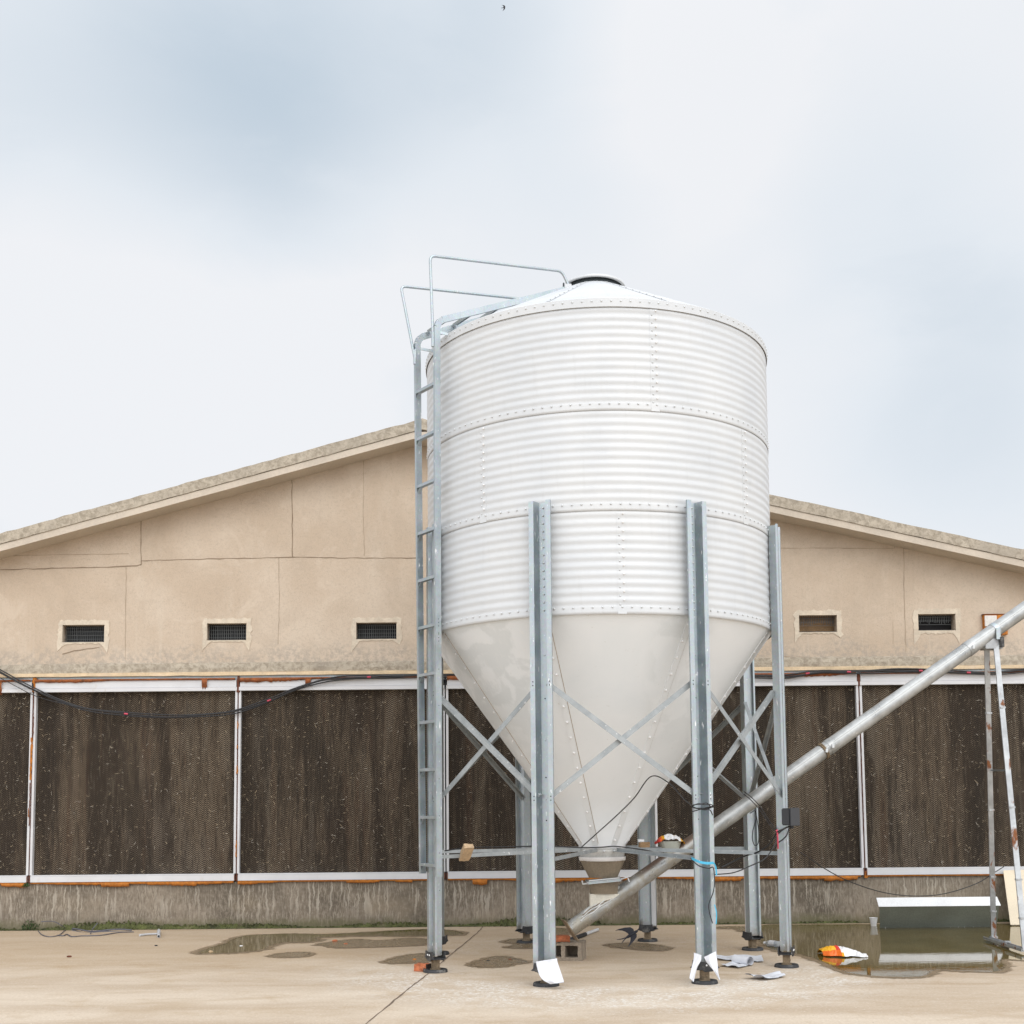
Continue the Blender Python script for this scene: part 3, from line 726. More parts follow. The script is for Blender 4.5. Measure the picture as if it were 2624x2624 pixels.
# cooling pads and frames
POSTS = [-8.10, -5.669, -3.244, -.79, 1.66, 4.11, 6.56, 9.0]
ZT0, ZT1, ZF0, ZF1 = 2.786, 2.916, .556, .637
for a, b in zip(POSTS, POSTS[1:]):
    pd = MB(); pd.box(a+.03, b-.03, WY+.035, WY+.15, ZF1, ZT0)
    po = pd.build('cooling_pad', 'cooling_pad', barn)
    fm = MB()
    fm.box(a+.022, b-.022, WY-.028, WY+.10, ZT0+.045, ZT1); fm.box(a+.012, b-.012, WY-.040, WY+.034, ZT0, ZT0+.042)
    fm.build('top_rail', 'white_profile', po)
    fm = MB(); fm.box(a+.022, b-.022, WY-.040, WY+.10, ZF0, ZF1-.014); fm.box(a+.022, b-.022, WY-.034, WY+.034, ZF1-.0125, ZF1)
    fm.build('bottom_rail', 'white_profile', po)
    for x0, x1 in ((a+.008, a+.034), (b-.034, b-.008)):
        fm = MB(); fm.box(x0, x1, WY-.024, WY+.034, ZF1+.001, ZT0-.001); fm.build('side_rail', 'white_profile', po)
for i, a in enumerate(POSTS):
    pj = MB(); pj.box(a-.007, a+.007, WY-.010, WY+.06, .545, 2.93, 0 if i % 3 else 1)
    for s_ in (-1, 1): pj.box(a+s_*.014-.006, a+s_*.014+.006, WY-.046, WY-.0405, ZF0, ZF1-.01, 0)
    pj.build('post_gap', ['rust_red', 'dark_hole'], barn)
# orange expanding foam: along the rails, and dribbles in the post joints
def foam(mb, x0, x1, ztop, amp, lo, y, step_=.03, dens=.5):
    x = x0; pts = []; ph = random.uniform(0, 9)
    while x < x1:
        base = max(0, math.sin(x*1.7+ph)+.5*math.sin(x*4.3+ph*2)+dens)
        pts.append((x, lo+amp*base*random.uniform(.5, 1.0))); x += step_*random.uniform(.6, 1.4)
    n = len(pts)
    if n < 2: return
    vs = []
    for x, h in pts:
        vs += [(x, y+.02, ztop), (x, y-.006, ztop-.001), (x, y-.010-h*.12, ztop-h*.5), (x, y-.004, ztop-h), (x, y+.02, ztop-h)]
    fs = [(i*5+q+1, i*5+q, (i+1)*5+q, (i+1)*5+q+1) for i in range(n-1) for q in range(4)]
    mb.add(vs, fs, 0, True)
for a, b in zip(POSTS, POSTS[1:]):
    fo = MB()
    foam(fo, a+.02, b-.02, .556, .020, .020, WY-.022)
    for _ in range(3):
        c = random.uniform(a+.3, b-.3); foam(fo, c, c+random.uniform(.15, .4), .554, .022, .030, WY-.026, dens=1.0)
    fo.build('foam_seal', 'foam_orange', barn)
    fo = MB()
    foam(fo, a+.02, b-.02, 2.938, .024, .022, WY-.040, dens=.25)
    if a < 0:
        c = a+.8 if a > -3.3 else a+2.0
        foam(fo, c, c+.07, 2.93, .06, .05, WY-.040, .012, 1.2)
    fo.build('foam_seal', ['foam_rust'], barn)
def dribble(x, z0, z1, wd, mt):
    d = MB(); z = z1; L = []; Rr = []
    while z > z0:
        h = wd*random.uniform(.35, 1.0); q = random.uniform(-.004, .004)
        L.append((x-h+q, WY-.027, z)); Rr.append((x+h+q, WY-.027, z)); z -= random.uniform(.02, .05)
    n = len(L); mid = [((a[0]+b[0])/2, WY-.042, a[2]) for a, b in zip(L, Rr)]
    d.add(L+mid+Rr, [f for i in range(n-1) for f in ((i, i+1, n+i+1, n+i), (n+i, n+i+1, 2*n+i+1, 2*n+i))], 0, True)
    return d.build('foam_seal', mt, barn)
for x, z0, z1, wd, mt in ((-5.675, 1.75, 2.25, .016, 'foam_orange'), (-5.665, 2.2, 2.75, .010, 'rust_red'), (-5.68, 1.2, 1.72, .006, 'rust_red'), (-5.69, 1.3, 1.42, .010, 'foam_orange'),
                          (-3.244, 2.33, 2.42, .014, 'foam_orange'), (-3.244, 2.08, 2.14, .010, 'foam_orange'), (-3.246, 1.8, 1.9, .012, 'foam_orange'), (-3.246, .80, 1.02, .010, 'foam_orange'),
                          (-3.244, 2.75, 2.96, .022, 'rust_red'), (-5.66, 2.76, 2.96, .03, 'foam_orange'), (4.11, 2.75, 2.93, .02, 'rust_red'), (4.12, .52, .60, .03, 'foam_orange'), (4.11, 1.0, 2.6, .004, 'rust_red')):
    dribble(x, z0, z1, wd, mt)
# pale feather and straw scraps caught in the pads (nobody could count them)
lt = MB()
for _ in range(3800):
    x = random.uniform(-6.3, 6.5); z = ZF1+.01+(ZT0-ZF1-.02)*(random.random() if random.random() < .55 else (random.random()**2 if random.random() < .5 else 1-random.random()**2))
    if any(abs(x-p) < .05 for p in POSTS): continue
    L = random.uniform(.012, .052); a = random.gauss(.6, .7)*random.choice((1, 1, -1)); wd = random.uniform(.0010, .0030); cv = random.uniform(-.9, .9)
    pts = []
    for t in (0, .33, .66, 1):
        aa = a+cv*(t-.5)*2; pts.append((x+L*(t-.5)*math.cos(aa), z+L*(t-.5)*math.sin(aa)))
    yy = WY+.031-random.uniform(0, .006); vs = []
    for t, (px_, pz_) in zip((0, .33, .66, 1), pts):
        ww = wd*(1-abs(t-.5)*1.3); nx, nz2 = -math.sin(a)*ww, math.cos(a)*ww
        vs += [(px_+nx, yy-.006*t, pz_+nz2), (px_-nx, yy-.006*t, pz_-nz2)]
    lt.add(vs, [(0, 1, 3, 2), (2, 3, 5, 4), (4, 5, 7, 6)], 0 if random.random() < .7 else 1)
tag(lt.build('feather_litter', ['litter_pale', 'litter_white']), 'pale feather and straw scraps stuck all over the dark cooling pads', 'litter', kind='stuff')
# moss along the foot of the wall
ms = MB()
mx = [-7+14.5*i/900 for i in range(901)]
def mossh(x):
    h = .035+.040*max(0, math.sin(x*1.3+1))+.022*math.sin(x*3.7+.5)
    return max(.004, h*(1 if x < 1 else .42)) if not 4.02 < x < 5.45 else .004
rows = [[], [], [], []]
for x in mx:
    h = mossh(x)*random.uniform(.55, 1.25)
    for r_, (yy, zz_) in zip(rows, ((WY-.001, h), (WY-.012-.1*h, h*.75), (WY-.020-.25*h, h*.35), (WY-.034-.3*h*random.random(), .003))):
        r_.append((x, yy-random.uniform(0, .010), max(.003, zz_*random.uniform(.8, 1.2))))
ms.grid(rows[::-1], 0, False)
for _ in range(2600):
    x = random.uniform(-7, 4); h = mossh(x)
    if random.random() > h*12: continue
    z = random.uniform(0, h*.95); s_ = random.uniform(.005, .016); y = WY-.004-random.uniform(0, .03)*(1-z/(h*1.6))
    t = random.uniform(-.5, .5)
    ms.add([(x-s_, y, z), (x+s_, y-.003, z), (x+s_*.5+t*s_, y-.008, z+s_*1.3), (x-s_*.5+t*s_, y-.006, z+s_*1.2)], [(0, 1, 2, 3)])
tag(ms.build('moss', 'moss'), 'dark green moss growing along the foot of the barn wall', 'moss', kind='stuff')
def weed(p, n, h, label):
    t = thing('weed', p, label, 'weed'); lf = MB(); stm = MB()
    for _ in range(max(5, n//14)):
        a = random.uniform(0, 6.28); L = h*random.uniform(.6, 1.0)
        stm.tube([p, p+Vector((math.cos(a)*L*.25, math.sin(a)*L*.12, L*.55)), p+Vector((math.cos(a)*L*.5, math.sin(a)*L*.2, L))], .002, 4)
    for _ in range(n):
        a = random.uniform(0, 6.28); rr = random.random()**.6; z = h*random.random()*(1.1-rr*.7)
        c = p+Vector((math.cos(a)*rr*h*.8, math.sin(a)*rr*h*.35-.02, z+.004)); s_ = random.uniform(.008, .02)
        d = Vector((random.uniform(-1, 1), random.uniform(-1, .3), random.uniform(-.2, 1))).normalized()*s_*1.7
        u = d.cross(Vector((random.uniform(-1, 1), random.uniform(-1, 1), random.uniform(-1, 1)))).normalized()*s_*.5
        lf.add([c, c+d*.5+u, c+d, c+d*.5-u], [(0, 1, 2, 3)])
    stm.build('stem', 'moss', t); lf.build('foliage', 'leaf', t)
weed(aZ(82, 2383)+Vector((0, -.02, 0)), 260, .13, 'green leafy weed at the foot of the wall at the far left')
weed(Vector((-5.69, WY-.03, .50)), 60, .05, 'tiny green weed on the ledge under the leftmost white post')

# ================================================================== FEED SILO
Rs = 1.573
ZR = [5.452, 4.583, 3.757, 2.919]
ANG = [-65.22+45*k for k in range(8)]
silo = thing('feed_silo', (XC, YC, 0), 'tall white corrugated feed silo with a cone hopper on galvanised legs', 'silo')
c0 = (XC, YC, 0)
def pol(r, adeg, z): a = R_(adeg); return Vector((XC+r*math.sin(a), YC-r*math.cos(a), z))
def azpx(px, py, r=Rs):
    """azimuth on the shell of the point seen at a pixel"""
    d = ray(px, py); ox, oy = -XC, -YC
    A = d.x*d.x+d.y*d.y; B = 2*(d.x*ox+d.y*oy); Cc = ox*ox+oy*oy-r*r; t = (-B-math.sqrt(B*B-4*A*Cc))/(2*A)
    return math.degrees(math.atan2(d.x*t+ox, -(d.y*t+oy)))
PITCHC, AMP = .0695, .0027
def corr(z, ztop): return Rs+AMP*math.sin((ztop-z)/PITCHC*2*math.pi)
seams = [[azpx(1676, 900)], [azpx(1238, 1200), azpx(1908, 1250)], [azpx(1593, 1440)]]
for i in range(3):
    zt, zb = ZR[i], ZR[i+1]
    m = MB(); prof = []
    off = .0025*(2-i)
    zt_ = zt-.004 if i else zt+.02
    zlow = zb+.055
    prof.append((Rs+off-.001, zt_))
    nst = int((zt-.01-zlow)/(PITCHC/10)); span = zt-.012-zlow
    ncor = round(span/PITCHC)
    for q in range(nst+1):
        t = q/nst; z = zt-.012-span*t
        prof.append((Rs+off+AMP*math.sin(t*ncor*2*math.pi), z))
    prof += [(Rs+off, zb+.045), (Rs+off+.001, zb+.02), (Rs+off+.002, zb-.003), (Rs+off-.001, zb-.0035)]
    m.lathe(prof, c0, 200)
    nb = 126
    for b in range(nb):                                   # bolt row above the lower edge
        a = 360*b/nb; nrm = pol(1, a, 0)-Vector((XC, YC, 0))
        m.bolt(pol(Rs+off+.002, a, zb+.052), nrm, .0085, .007, 1)
    base = [s - 0 for s in seams[i]]
    allseam = base+([base[0]+112, base[0]-112] if i != 1 else [base[0]-88, base[1]+88])
    for s0 in allseam:
        hw = math.degrees(.036/Rs)
        pr = [(r+.0022, z) for r, z in prof[1:-1]]
        m.lathe(pr, c0, 4, 0, True, R_(s0-hw), R_(s0+hw))
        for e in (-hw, hw):                               # closing lip of the overlap
            L = [pol(r-.001, s0+e, z) for r, z in prof[1:-1]]; O = [pol(r+.0022, s0+e, z) for r, z in prof[1:-1]]; n = len(L)
            m.add(L+O, [(k2, k2+1, n+k2+1, n+k2) for k2 in range(n-1)], 0)
        nbz = ncor
        for q in range(nbz):
            z = zt-.012-span*(q+.25)/ncor; z2 = zt-.012-span*(q+.75)/ncor
            nrm = pol(1, s0, 0)-Vector((XC, YC, 0))
            m.bolt(pol(Rs+off+AMP+.004, s0+hw*.42, z), nrm, .0085, .008, 2); m.bolt(pol(Rs+off-AMP+.004, s0-hw*.45, z2), nrm, .0075, .006, 1)
    m.build('shell_ring', ['white_steel', 'bolt_steel', 'bolt_white'], silo)
# roof
m = MB(); RE, ZE, SL = Rs+.018, ZR[0]+.065, .545
rz = lambda r: ZE+(RE-r)*SL
m.lathe([(RE-.004, ZR[0]-.012), (RE, ZR[0]-.010), (RE, ZE-.004), (RE-.006, ZE+.002), (.9, rz(.9)), (.26, rz(.26)), (.255, rz(.26)-.02)], c0, 120, 0, False)
nb = 126
for b in range(nb):
    a = 360*b/nb+1; m.bolt(pol(RE, a, ZR[0]+.036), pol(1, a, 0)-Vector((XC, YC, 0)), .0085, .007, 1)
for q in range(10):                                       # roof sheet laps
    a = 18+36*q
    for s_ in (-1, 1):
        p0, p1 = pol(RE-.02, a+s_*.5, rz(RE-.02)+.0035), pol(.27, a+s_*2.5, rz(.27)+.0035)
    m.add([pol(RE-.02, a-.6, rz(RE-.02)+.002), pol(RE-.02, a+.6, rz(RE-.02)+.002), pol(.27, a+3.2, rz(.27)+.002), pol(.27, a-3.2, rz(.27)+.002)], [(0, 1, 2, 3)])
    for t in range(9):
        r = .33+t*.145; m.bolt(pol(r, a, rz(r)+.004), Vector((0, 0, 1)), .006, .004, 0)
m.build('roof', ['white_steel', 'bolt_steel'], silo)
hz = rz(.26)
m = MB(); m.lathe([(.265, hz-.02), (.265, hz+.036), (.255, hz+.036), (.255, hz-.02)], c0, 48, 0)
hat = m.build('hatch', 'hatch_dark', silo)
m = MB(); m.lathe([(.272, hz+.032), (.298, hz+.030), (.300, hz+.034), (.298, hz+.050), (.285, hz+.058), (.12, hz+.070), (.0005, hz+.072)], c0, 64, 0)
m.lathe([(.0005, hz+.041), (.272, hz+.032)], c0, 48, 1)
m.build('lid', ['white_steel', 'hatch_dark'], hat)
# hopper cone
zc0, zc1, rc0, rc1 = 2.925, 1.035, Rs-.012, .212
crr = lambda z: rc1+(rc0-rc1)*(z-zc1)/(zc0-zc1)
m = MB(); m.lathe([(rc0, zc0)]+[(crr(z), z) for z in (2.45, 1.95, 1.45, zc1)]+[(rc1+.004, zc1-.03), (rc1-.02, zc1-.031)], c0, 96)
nr = Vector((zc0-zc1, rc1-rc0)).normalized()
for a in ANG:
    pts = [(crr(z)+.003, z-.003) for z in (zc0-.02, 2.2, 1.6, zc1+.01)]
    L = [pol(r, a-math.degrees(.028/r), z) for r, z in pts]; Q = [pol(r, a+math.degrees(.028/r), z) for r, z in pts]; n = len(L)
    Li = [pol(r-.006, a+math.degrees(.0285/r), z) for r, z in pts]; Lj = [pol(r-.006, a-math.degrees(.0285/r), z) for r, z in pts]
    m.add(L+Q+Li+Lj, [f for i in range(n-1) for f in ((i, i+1, n+i+1, n+i), (n+i, n+i+1, 2*n+i+1, 2*n+i), (3*n+i, 3*n+i+1, i+1, i))])
    rough = [(crr(z)+.004, z) for z in (zc0-.03, 2.2, 1.6, zc1+.02)]
    E1 = [pol(r, a+math.degrees(.030/r), z) for r, z in rough]; E2 = [pol(r-.0045, a+math.degrees(.0335/r), z) for r, z in rough]
    m.add(E1+E2, [(i, i+1, n+i+1, n+i) for i in range(n-1)], 2)
    outv = pol(1, a, 0)-Vector((XC, YC, 0)); nrm = outv*nr.x+Vector((0, 0, nr.y))
    for q in range(15):
        z = zc1+.05+(zc0-zc1-.12)*q/14; m.bolt(pol(crr(z)+.004, a-math.degrees(.008/crr(z)), z), nrm, .0115, .010, 1)
m.build('hopper_cone', ['painted_cone', 'bolt_white', 'crack_pale'], silo)
m = MB()
m.lathe([(rc1+.005, zc1-.032), (rc1+.006, zc1-.055), (rc1-.008, zc1-.075), (rc1-.012, zc1-.11)], c0, 40, 0)
m.lathe([(rc1+.002, zc1-.103), (rc1-.002, zc1-.135), (rc1-.010, zc1-.140)], c0, 40, 1)
for b in range(14):
    a = 360*b/14; m.bolt(pol(rc1+.003, a, zc1-.05), pol(1, a, 0)-Vector((XC, YC, 0)), .014, .014, 2)
m.build('outlet_collar', ['mastic_grey', 'bag_white', 'bolt_steel'], silo)
# legs: one hat-section leg at azimuth 0, then copies turned about the axis
D = .082; r0 = Rs+.010
def leg0():
    hat_ = [(-.090, D-.016), (-.090, D), (-.053, D), (-.031, 0), (.031, 0), (.053, D), (.090, D), (.090, D-.016)]
    pr = ribbon(hat_, .004)
    m = MB(); m.prism([(XC+p[0], YC-(r0+p[1])) for p in pr], 'z', .14, 3.845)
    pr2 = ribbon([(-.0480, D-.006), (-.0275, .0045), (.0275, .0045), (.0480, D-.006)], .003)
    m.prism([(XC+p[0], YC-(r0+p[1])) for p in pr2], 'z', .145, .78)
    for q in range(14): m.bolt((XC+.004, YC-r0-.003, 3.80-q*.0645), (0, -1, 0), .0085, .010, 1)
    for q, z in enumerate((2.6, 2.25, 1.92, 1.62, 1.45, 1.28, 1.05)): m.bolt((XC+.004, YC-r0-.003, z), (0, -1, 0), .006, .002 if q % 2 else .008, 2 if q % 2 else 1)
    for x in (-.070, .070):
        for z in (2.38, 2.35, 1.47, 1.44): m.bolt((XC+x, YC-r0-D-.002, z), (0, -1, 0), .0055, .0015, 2)
    o = m.build('leg', ['galvanised', 'bolt_steel', 'dark_hole'], silo)
    yc = YC-r0-.045
    m = MB()
    poly = [(-.105, .118), (-.085, .135), (-.075, .178), (-.03, .170), (.03, .170), (.075, .178), (.085, .135), (.105, .118), (.06, .112), (.035, .095), (-.035, .095), (-.06, .112)]
    m.prism([(XC+x, z) for x, z in poly], 'y', yc-.062, yc-.054)
    m.prism([(XC+x*.9, z) for x, z in poly], 'y', yc+.055, yc+.062)
    m.box(XC-.07, XC+.07, yc-.053, yc+.054, .108, .118)
    for x in (-.02, .02): m.bolt((XC+x, yc-.062, .145), (0, -1, 0), .008, .006, 1)
    m.build('foot_bracket', ['black_rubber', 'bolt_white'], o)
    m = MB(); m.box(XC-.028, XC+.028, yc-.028, yc+.028, .02, .107); m.bolt((XC, yc-.028, .06), (0, -1, 0), .012, .008, 0)
    m.tube([(XC, yc, .018), (XC, yc, .03)], .045, 14)
    m.build('jack_post', 'rust_post', o)
    m = MB(); m.lathe([(.001, .019), (.06, .019), (.07, .026), (.095, .026), (.102, .018), (.104, .001)], (XC, yc, 0), 28)
    m.build('base_plate', 'black_rubber', o)
    return o
leg = leg0(); leg.rotation_euler.z = R_(ANG[0])
for a in ANG[1:]: copy_tree(leg, silo, R_(a))
for a, s_ in ((ANG[5], -1), (ANG[6], -1), (ANG[4], 1)):       # pale stiffeners on three back legs
    m = MB(); pr = [(s_*(.050), D-.02), (s_*.095, D-.02), (s_*.095, D-.012), (s_*.050, D-.012)]
    rot = Matrix.Translation((XC, YC, 0)) @ Matrix.Rotation(R_(a), 4, 'Z')
    vs = [rot @ Vector((p[0], -(r0+p[1]-.03), z)) for z in (.16, .95) for p in pr]
    m.add(vs, [(0, 1, 2, 3), (7, 6, 5, 4), (0, 4, 5, 1), (1, 5, 6, 2), (2, 6, 7, 3), (3, 7, 4, 0)])
    m.build('leg_stiffener', 'white_profile', silo)
# cross braces between neighbouring legs
angle = ribbon([(-.020, .0), (.020, .0), (.020, -.030)], .004)
def chord(a0, z0, a1, z1, r, ins=.055):
    p = pol(r, a0, z0); q = pol(r, a1, z1); d = (q-p).normalized()
    return p+d*ins, q-d*ins
for nm, (z0, z1, r) in (('brace', (2.40, 1.43, r0+D-.010)), ('brace', (1.43, 2.40, r0+D-.052))):
    p, q = chord(ANG[0], z0, ANG[1], z1, r)
    m = MB(); m.bar(p, q, angle, Vector((0, 0, 1))); o = m.build(nm, 'dull_galvanised', silo)
    for kk in range(1, 8): copy_tree(o, silo, R_(45*kk))
# spokes from the legs to the outlet
m = MB(); p = pol(r0-.005, ANG[0], .955); q = pol(rc1+.02, ANG[0], .985)
side = (q-p).cross(Vector((0, 0, 1)))
m.bar(p, q, ribbon([(-.022, 0), (.022, 0), (.022, -.03)], .004), side); o = m.build('tie_bar', 'dull_galvanised', silo)
for kk in range(1, 8): copy_tree(o, silo, R_(45*kk))
# ladder
LR, LL = Vector((-.628, 10.39, 0)), Vector((-.790, 10.645, 0))
tan = (LR-LL).normalized(); outn = Vector((-tan.y, tan.x, 0)); outn = outn if (outn.x*(LR.x-XC) > 0) else -outn
lad = MB()
zb_, zt_ = aY(1128, 2246, 10.39).z, aY(1122, 838, 10.39).z
chan = ribbon([(-.026, -.014), (-.026, .014), (.026, .014), (.026, -.014)], .003)
hatR = aY(1452, 742, 11.03); hatL = hatR-tan*.30
LLt = Vector((aY(1069, 930, 10.655).x, 10.655, 0)); LL = Vector((aY(1083, 2200, 10.645).x, 10.645, 0))
def stringer(base, hatp, zt0, zb0=zb_, topb=None):
    m = MB(); a = base.copy(); a.z = zb0; b = (topb or base).copy(); b.z = zt0
    m.bar(a, b, chan, outn)
    dr = (hatp-b); dr.normalize()
    c = [b, b+Vector((0, 0, .035))+dr*.02, b+Vector((0, 0, .05))+dr*.06]
    for u, v in zip(c, c[1:]): m.bar(u, v, [(x*.995, y*.995) for x, y in chan], Vector((outn.x, outn.y, .6)))
    m.bar(c[-1], hatp, chan, Vector((0, 0, 1)))
    for q in range(3):
        for z in (2.93, 2.80): m.bolt(b*1+Vector((0, 0, z-b.z+q*.03))-tan*-.016, Vector((.3, -1, 0)), .004, .001, 1)
    for q in range(8):
        z = .7+q*.31; m.bolt(Vector((b.x, b.y, z))+tan*.0165, tan, .004, .001, 1)
    return m
zl_top = aY(1066, 880, 10.645).z
ladder = thing('ladder', (XC, YC, 0), None, None)
bpy.data.objects.remove(ladder)
sR = stringer(LR, hatR, zt_)
ladder = sR.build('ladder', ['galvanised', 'dark_hole'], silo)
stringer(LL, hatL, zl_top, aY(1084, 2238, 10.645).z, LLt).build('stringer', ['galvanised', 'dark_hole'], ladder)
rung_prof = ribbon([(-.019, -.016), (-.019, .008), (.019, .008), (.019, -.016)], .003)
for q in range(11):
    z = aY(1112, 2219-123.4*q, 10.42).z
    m = MB(); a = LL.lerp(LLt, z/5.0)+Vector((0, 0, z))+tan*.016; b = LR+Vector((0, 0, z))-tan*.016
    m.bar(a, b, rung_prof, outn)
    for e, s_ in ((a, 1), (b, -1)):                       # tabs folded down along the stringers
        pts = [e+tan*s_*.045+outn*.013, e+tan*s_*.045-outn*.013, e+Vector((0, 0, -.055))-outn*.016, e+Vector((0, 0, -.055))+outn*.016]
        m.add(pts+[p_+tan*s_*.003+Vector((0, 0, -.003)) for p_ in pts], [(0, 1, 2, 3), (7, 6, 5, 4), (0, 4, 5, 1), (1, 5, 6, 2), (2, 6, 7, 3), (3, 7, 4, 0)])
    m.build('rung', 'galvanised', ladder)
dR = (hatR-Vector((LR.x, LR.y, zt_+.05))); 
for t in (.06, .25, .46, .66, .86):
    pR = Vector((LR.x, LR.y, zt_+.05))+dR*t; pL = pR-tan*.30
    m = MB(); m.bar(pL+tan*.012+Vector((0, 0, -.005)), pR-tan*.012+Vector((0, 0, -.005)), rung_prof, dR.normalized()); m.build('rung', 'galvanised', ladder)
for base, zt0 in ((LR, zt_), (LLt, zl_top)):               # stand-offs to the shell
    b = base.copy(); b.z = zt0-.04
    rad = Vector((b.x-XC, b.y-YC, 0)); 
    m = MB(); m.bar(b-tan*0, Vector((XC, YC, b.z-.02))+rad.normalized()*(Rs+.012)+Vector((.06, .0, 0)), [(-.012, -.003), (.012, -.003), (.012, .003), (-.012, .003)], Vector((0, 0, 1)))
    m.build('standoff', 'galvanised', ladder)
def Yof(px): return 10.39+(11.03-10.39)*min(1, max(0, (px-1107)/345))
def rail(pts, sh):
    P = [aY(x, y, Yof(x+sh[0])+sh[1]) for x, y in pts]
    out = [P[0]]
    for i in range(1, len(P)-1):
        a, b, c = P[i-1], P[i], P[i+1]; e = min(.05, (b-a).length*.4, (c-b).length*.4)
        s0 = b+(a-b).normalized()*e; s1 = b+(c-b).normalized()*e
        for t in (0, .25, .5, .75, 1): out.append(s0*(1-t)**2+b*2*t*(1-t)+s1*t*t)
    out.append(P[-1]); m = MB(); m.tube(out, .0125, 10)
    m.tube([P[0]+Vector((0, 0, -.03)), P[0]+Vector((0, 0, .10))], .017, 8)
    return m.build('handrail', 'galvanised', ladder)
rail([(1110, 880), (1102, 655), (1440, 695), (1463, 745)], (0, 0))
rail([(1064, 925), (1027, 733), (1375, 770), (1396, 800)], (50, .24))
m = MB(); m.bevbox(hatR.x-.02, hatR.x+.045, hatR.y-.03, hatR.y+.03, hatR.z-.06, hatR.z+.045, .004); m.bevbox(hatR.x-.035, hatR.x-.022, hatR.y-.02, hatR.y+.02, hatR.z-.02, hatR.z+.06, .003, 1)
m.build('hatch_bracket', ['white_steel', 'hatch_dark'], ladder)

# ================================================================== AUGER
AB = .15
def aA(px, py):                                           # point on the vertical plane in which the auger runs
    d = ray(px, py); t = (YC-.02-AB*XC)/(d.y-AB*d.x); return Vector((0, 0, EYE))+d*t
A0, A1 = aA(1461, 2381), aA(2624, 1562)
ad = (A1-A0).normalized(); A2 = A1+ad*2.2
aside = ad.cross(Vector((0, 0, 1))).normalized(); aup = aside.cross(ad).normalized()
if aup.z < 0: aup = -aup
auger = thing('auger', A0, 'long galvanised auger tube slanting up from under the silo hopper', 'auger')
RT = .071
m = MB(); m.tube([A0+(A2-A0)*t/60 for t in range(61)], RT, 32)
for an in (.4, 2.2):                                      # rolled seam along the tube
    o_ = (aup*math.sin(an)-aside*math.cos(an))*RT
    if o_.y > 0: o_ = (aup*math.sin(an)+aside*math.cos(an))*RT
    m.tube([A0+(A2-A0)*.3+o_, A2+o_], .003, 6)
m.build('tube', 'auger_steel', auger)
def along(px, py):
    p = aA(px, py); return A0+ad*((p-A0).dot(ad))
for (px, py, wd, rr) in ((2108, 1922, .03, .080), (2484, 1661, .075, .0745), (2125, 1911, .05, .0745)):
    p = along(px, py); m = MB()
    n_ = 3 if rr > .078 else 2
    m.tube([p-ad*wd/2, p+ad*wd/2], rr, 28)
    if rr > .078: m.tube([p-ad*.012, p-ad*.004], .085, 28); m.tube([p+ad*.004, p+ad*.012], .085, 28)
    fr = -aside if aside.y > 0 else aside
    m.bevbox(-.012, .012, -.012, .006, -.018, .018, .003, 1, Matrix.Translation(p+fr*rr))
    m.build('coupling_band', ['auger_steel' if rr < .078 else 'rust_post', 'bolt_steel'], auger)
# end plate
m = MB(); M4 = Matrix((tuple((*aside, 0)), tuple((*aup, 0)), tuple((*ad, 0)), (0, 0, 0, 1))).transposed(); M4.translation = A0
m.bevbox(-.105, .105, -.115, .105, -.010, 0, .002, 0, M4); m.build('end_plate', 'rust_post', auger)
# transition boot from the outlet down to the tube
cz = Vector((XC+.012, YC, 0))
def frus(m, z0, hx0, hy0, c0_, z1, hx1, hy1, c1_, mi=0, nn=20, sup=3.0):
    def ringp(z, hx, hy, c):
        out = []
        for k_ in range(nn):
            a = 2*math.pi*k_/nn; cx, sy = math.cos(a), math.sin(a)
            f_ = 1/((abs(cx)**sup+abs(sy)**sup)**(1/sup)); out.append(Vector((c[0]+hx*cx*f_, c[1]+hy*sy*f_, z(k_) if callable(z) else z)))
        return out
    A = ringp(z0, hx0, hy0, c0_); B = ringp(z1, hx1, hy1, c1_)
    m.add(A+B, [(k_, (k_+1) % nn, nn+(k_+1) % nn, nn+k_) for k_ in range(nn)], mi)
m = MB(); q0 = aY(1490, 2198, YC-.1); q1 = aY(1605, 2198, YC-.1); g0 = aY(1527, 2243, YC-.1); g1 = aY(1597, 2236, YC-.1)
frus(m, .90, .205, .19, (XC, YC), .745, .130, .13, (XC+.005, YC), 0, sup=2.4)
bo = m.build('transition_cone', 'boot_brown', auger)
m = MB()
Mg = Matrix.Translation((XC+.005, YC, .722)) @ Matrix.Rotation(R_(-5), 4, 'Y')
m.bevbox(-.155, .165, -.17, .16, -.005, .004, .002, 0, Mg); m.bevbox(-.15, .15, -.172, -.160, -.018, -.006, .002, 0, Mg); m.bevbox(-.14, .14, -.168, -.155, .008, .018, .002, 1, Mg)
m.tube([Mg @ Vector((.15, -.15, .0)), Mg @ Vector((.21, -.165, .012)), Mg @ Vector((.22, -.17, -.03))], .007, 6, 1)
m.tube([Mg @ Vector((-.15, -.14, -.01)), Mg @ Vector((-.195, -.15, -.012)), Mg @ Vector((-.20, -.15, .02))], .008, 6, 1)
m.build('slide_gate', ['galvanised', 'bolt_steel'], auger)
m = MB(); zt2 = lambda x: A0.z+(x-A0.x)*ad.z/ad.x
frus(m, .715, .135, .13, (XC+.005, YC), .60, .125, .10, (XC+.01, YC), 0, sup=4)
bx0, bx1 = XC-.12, XC+.14
v = []
for x, zt_b in ((bx0, .60), (bx1, .60)):
    for y in (YC-.085, YC+.085): v += [(x, y, zt_b), (x, y, zt2(x)+.01)]
m.add(v, [(0, 4, 5, 1), (2, 3, 7, 6), (0, 1, 3, 2), (4, 6, 7, 5)], 1)
m.build('inlet_boot', ['boot_brown', 'boot_cream'], auger)
m = MB()                                                  # wrinkled mastic where the boot meets the tube
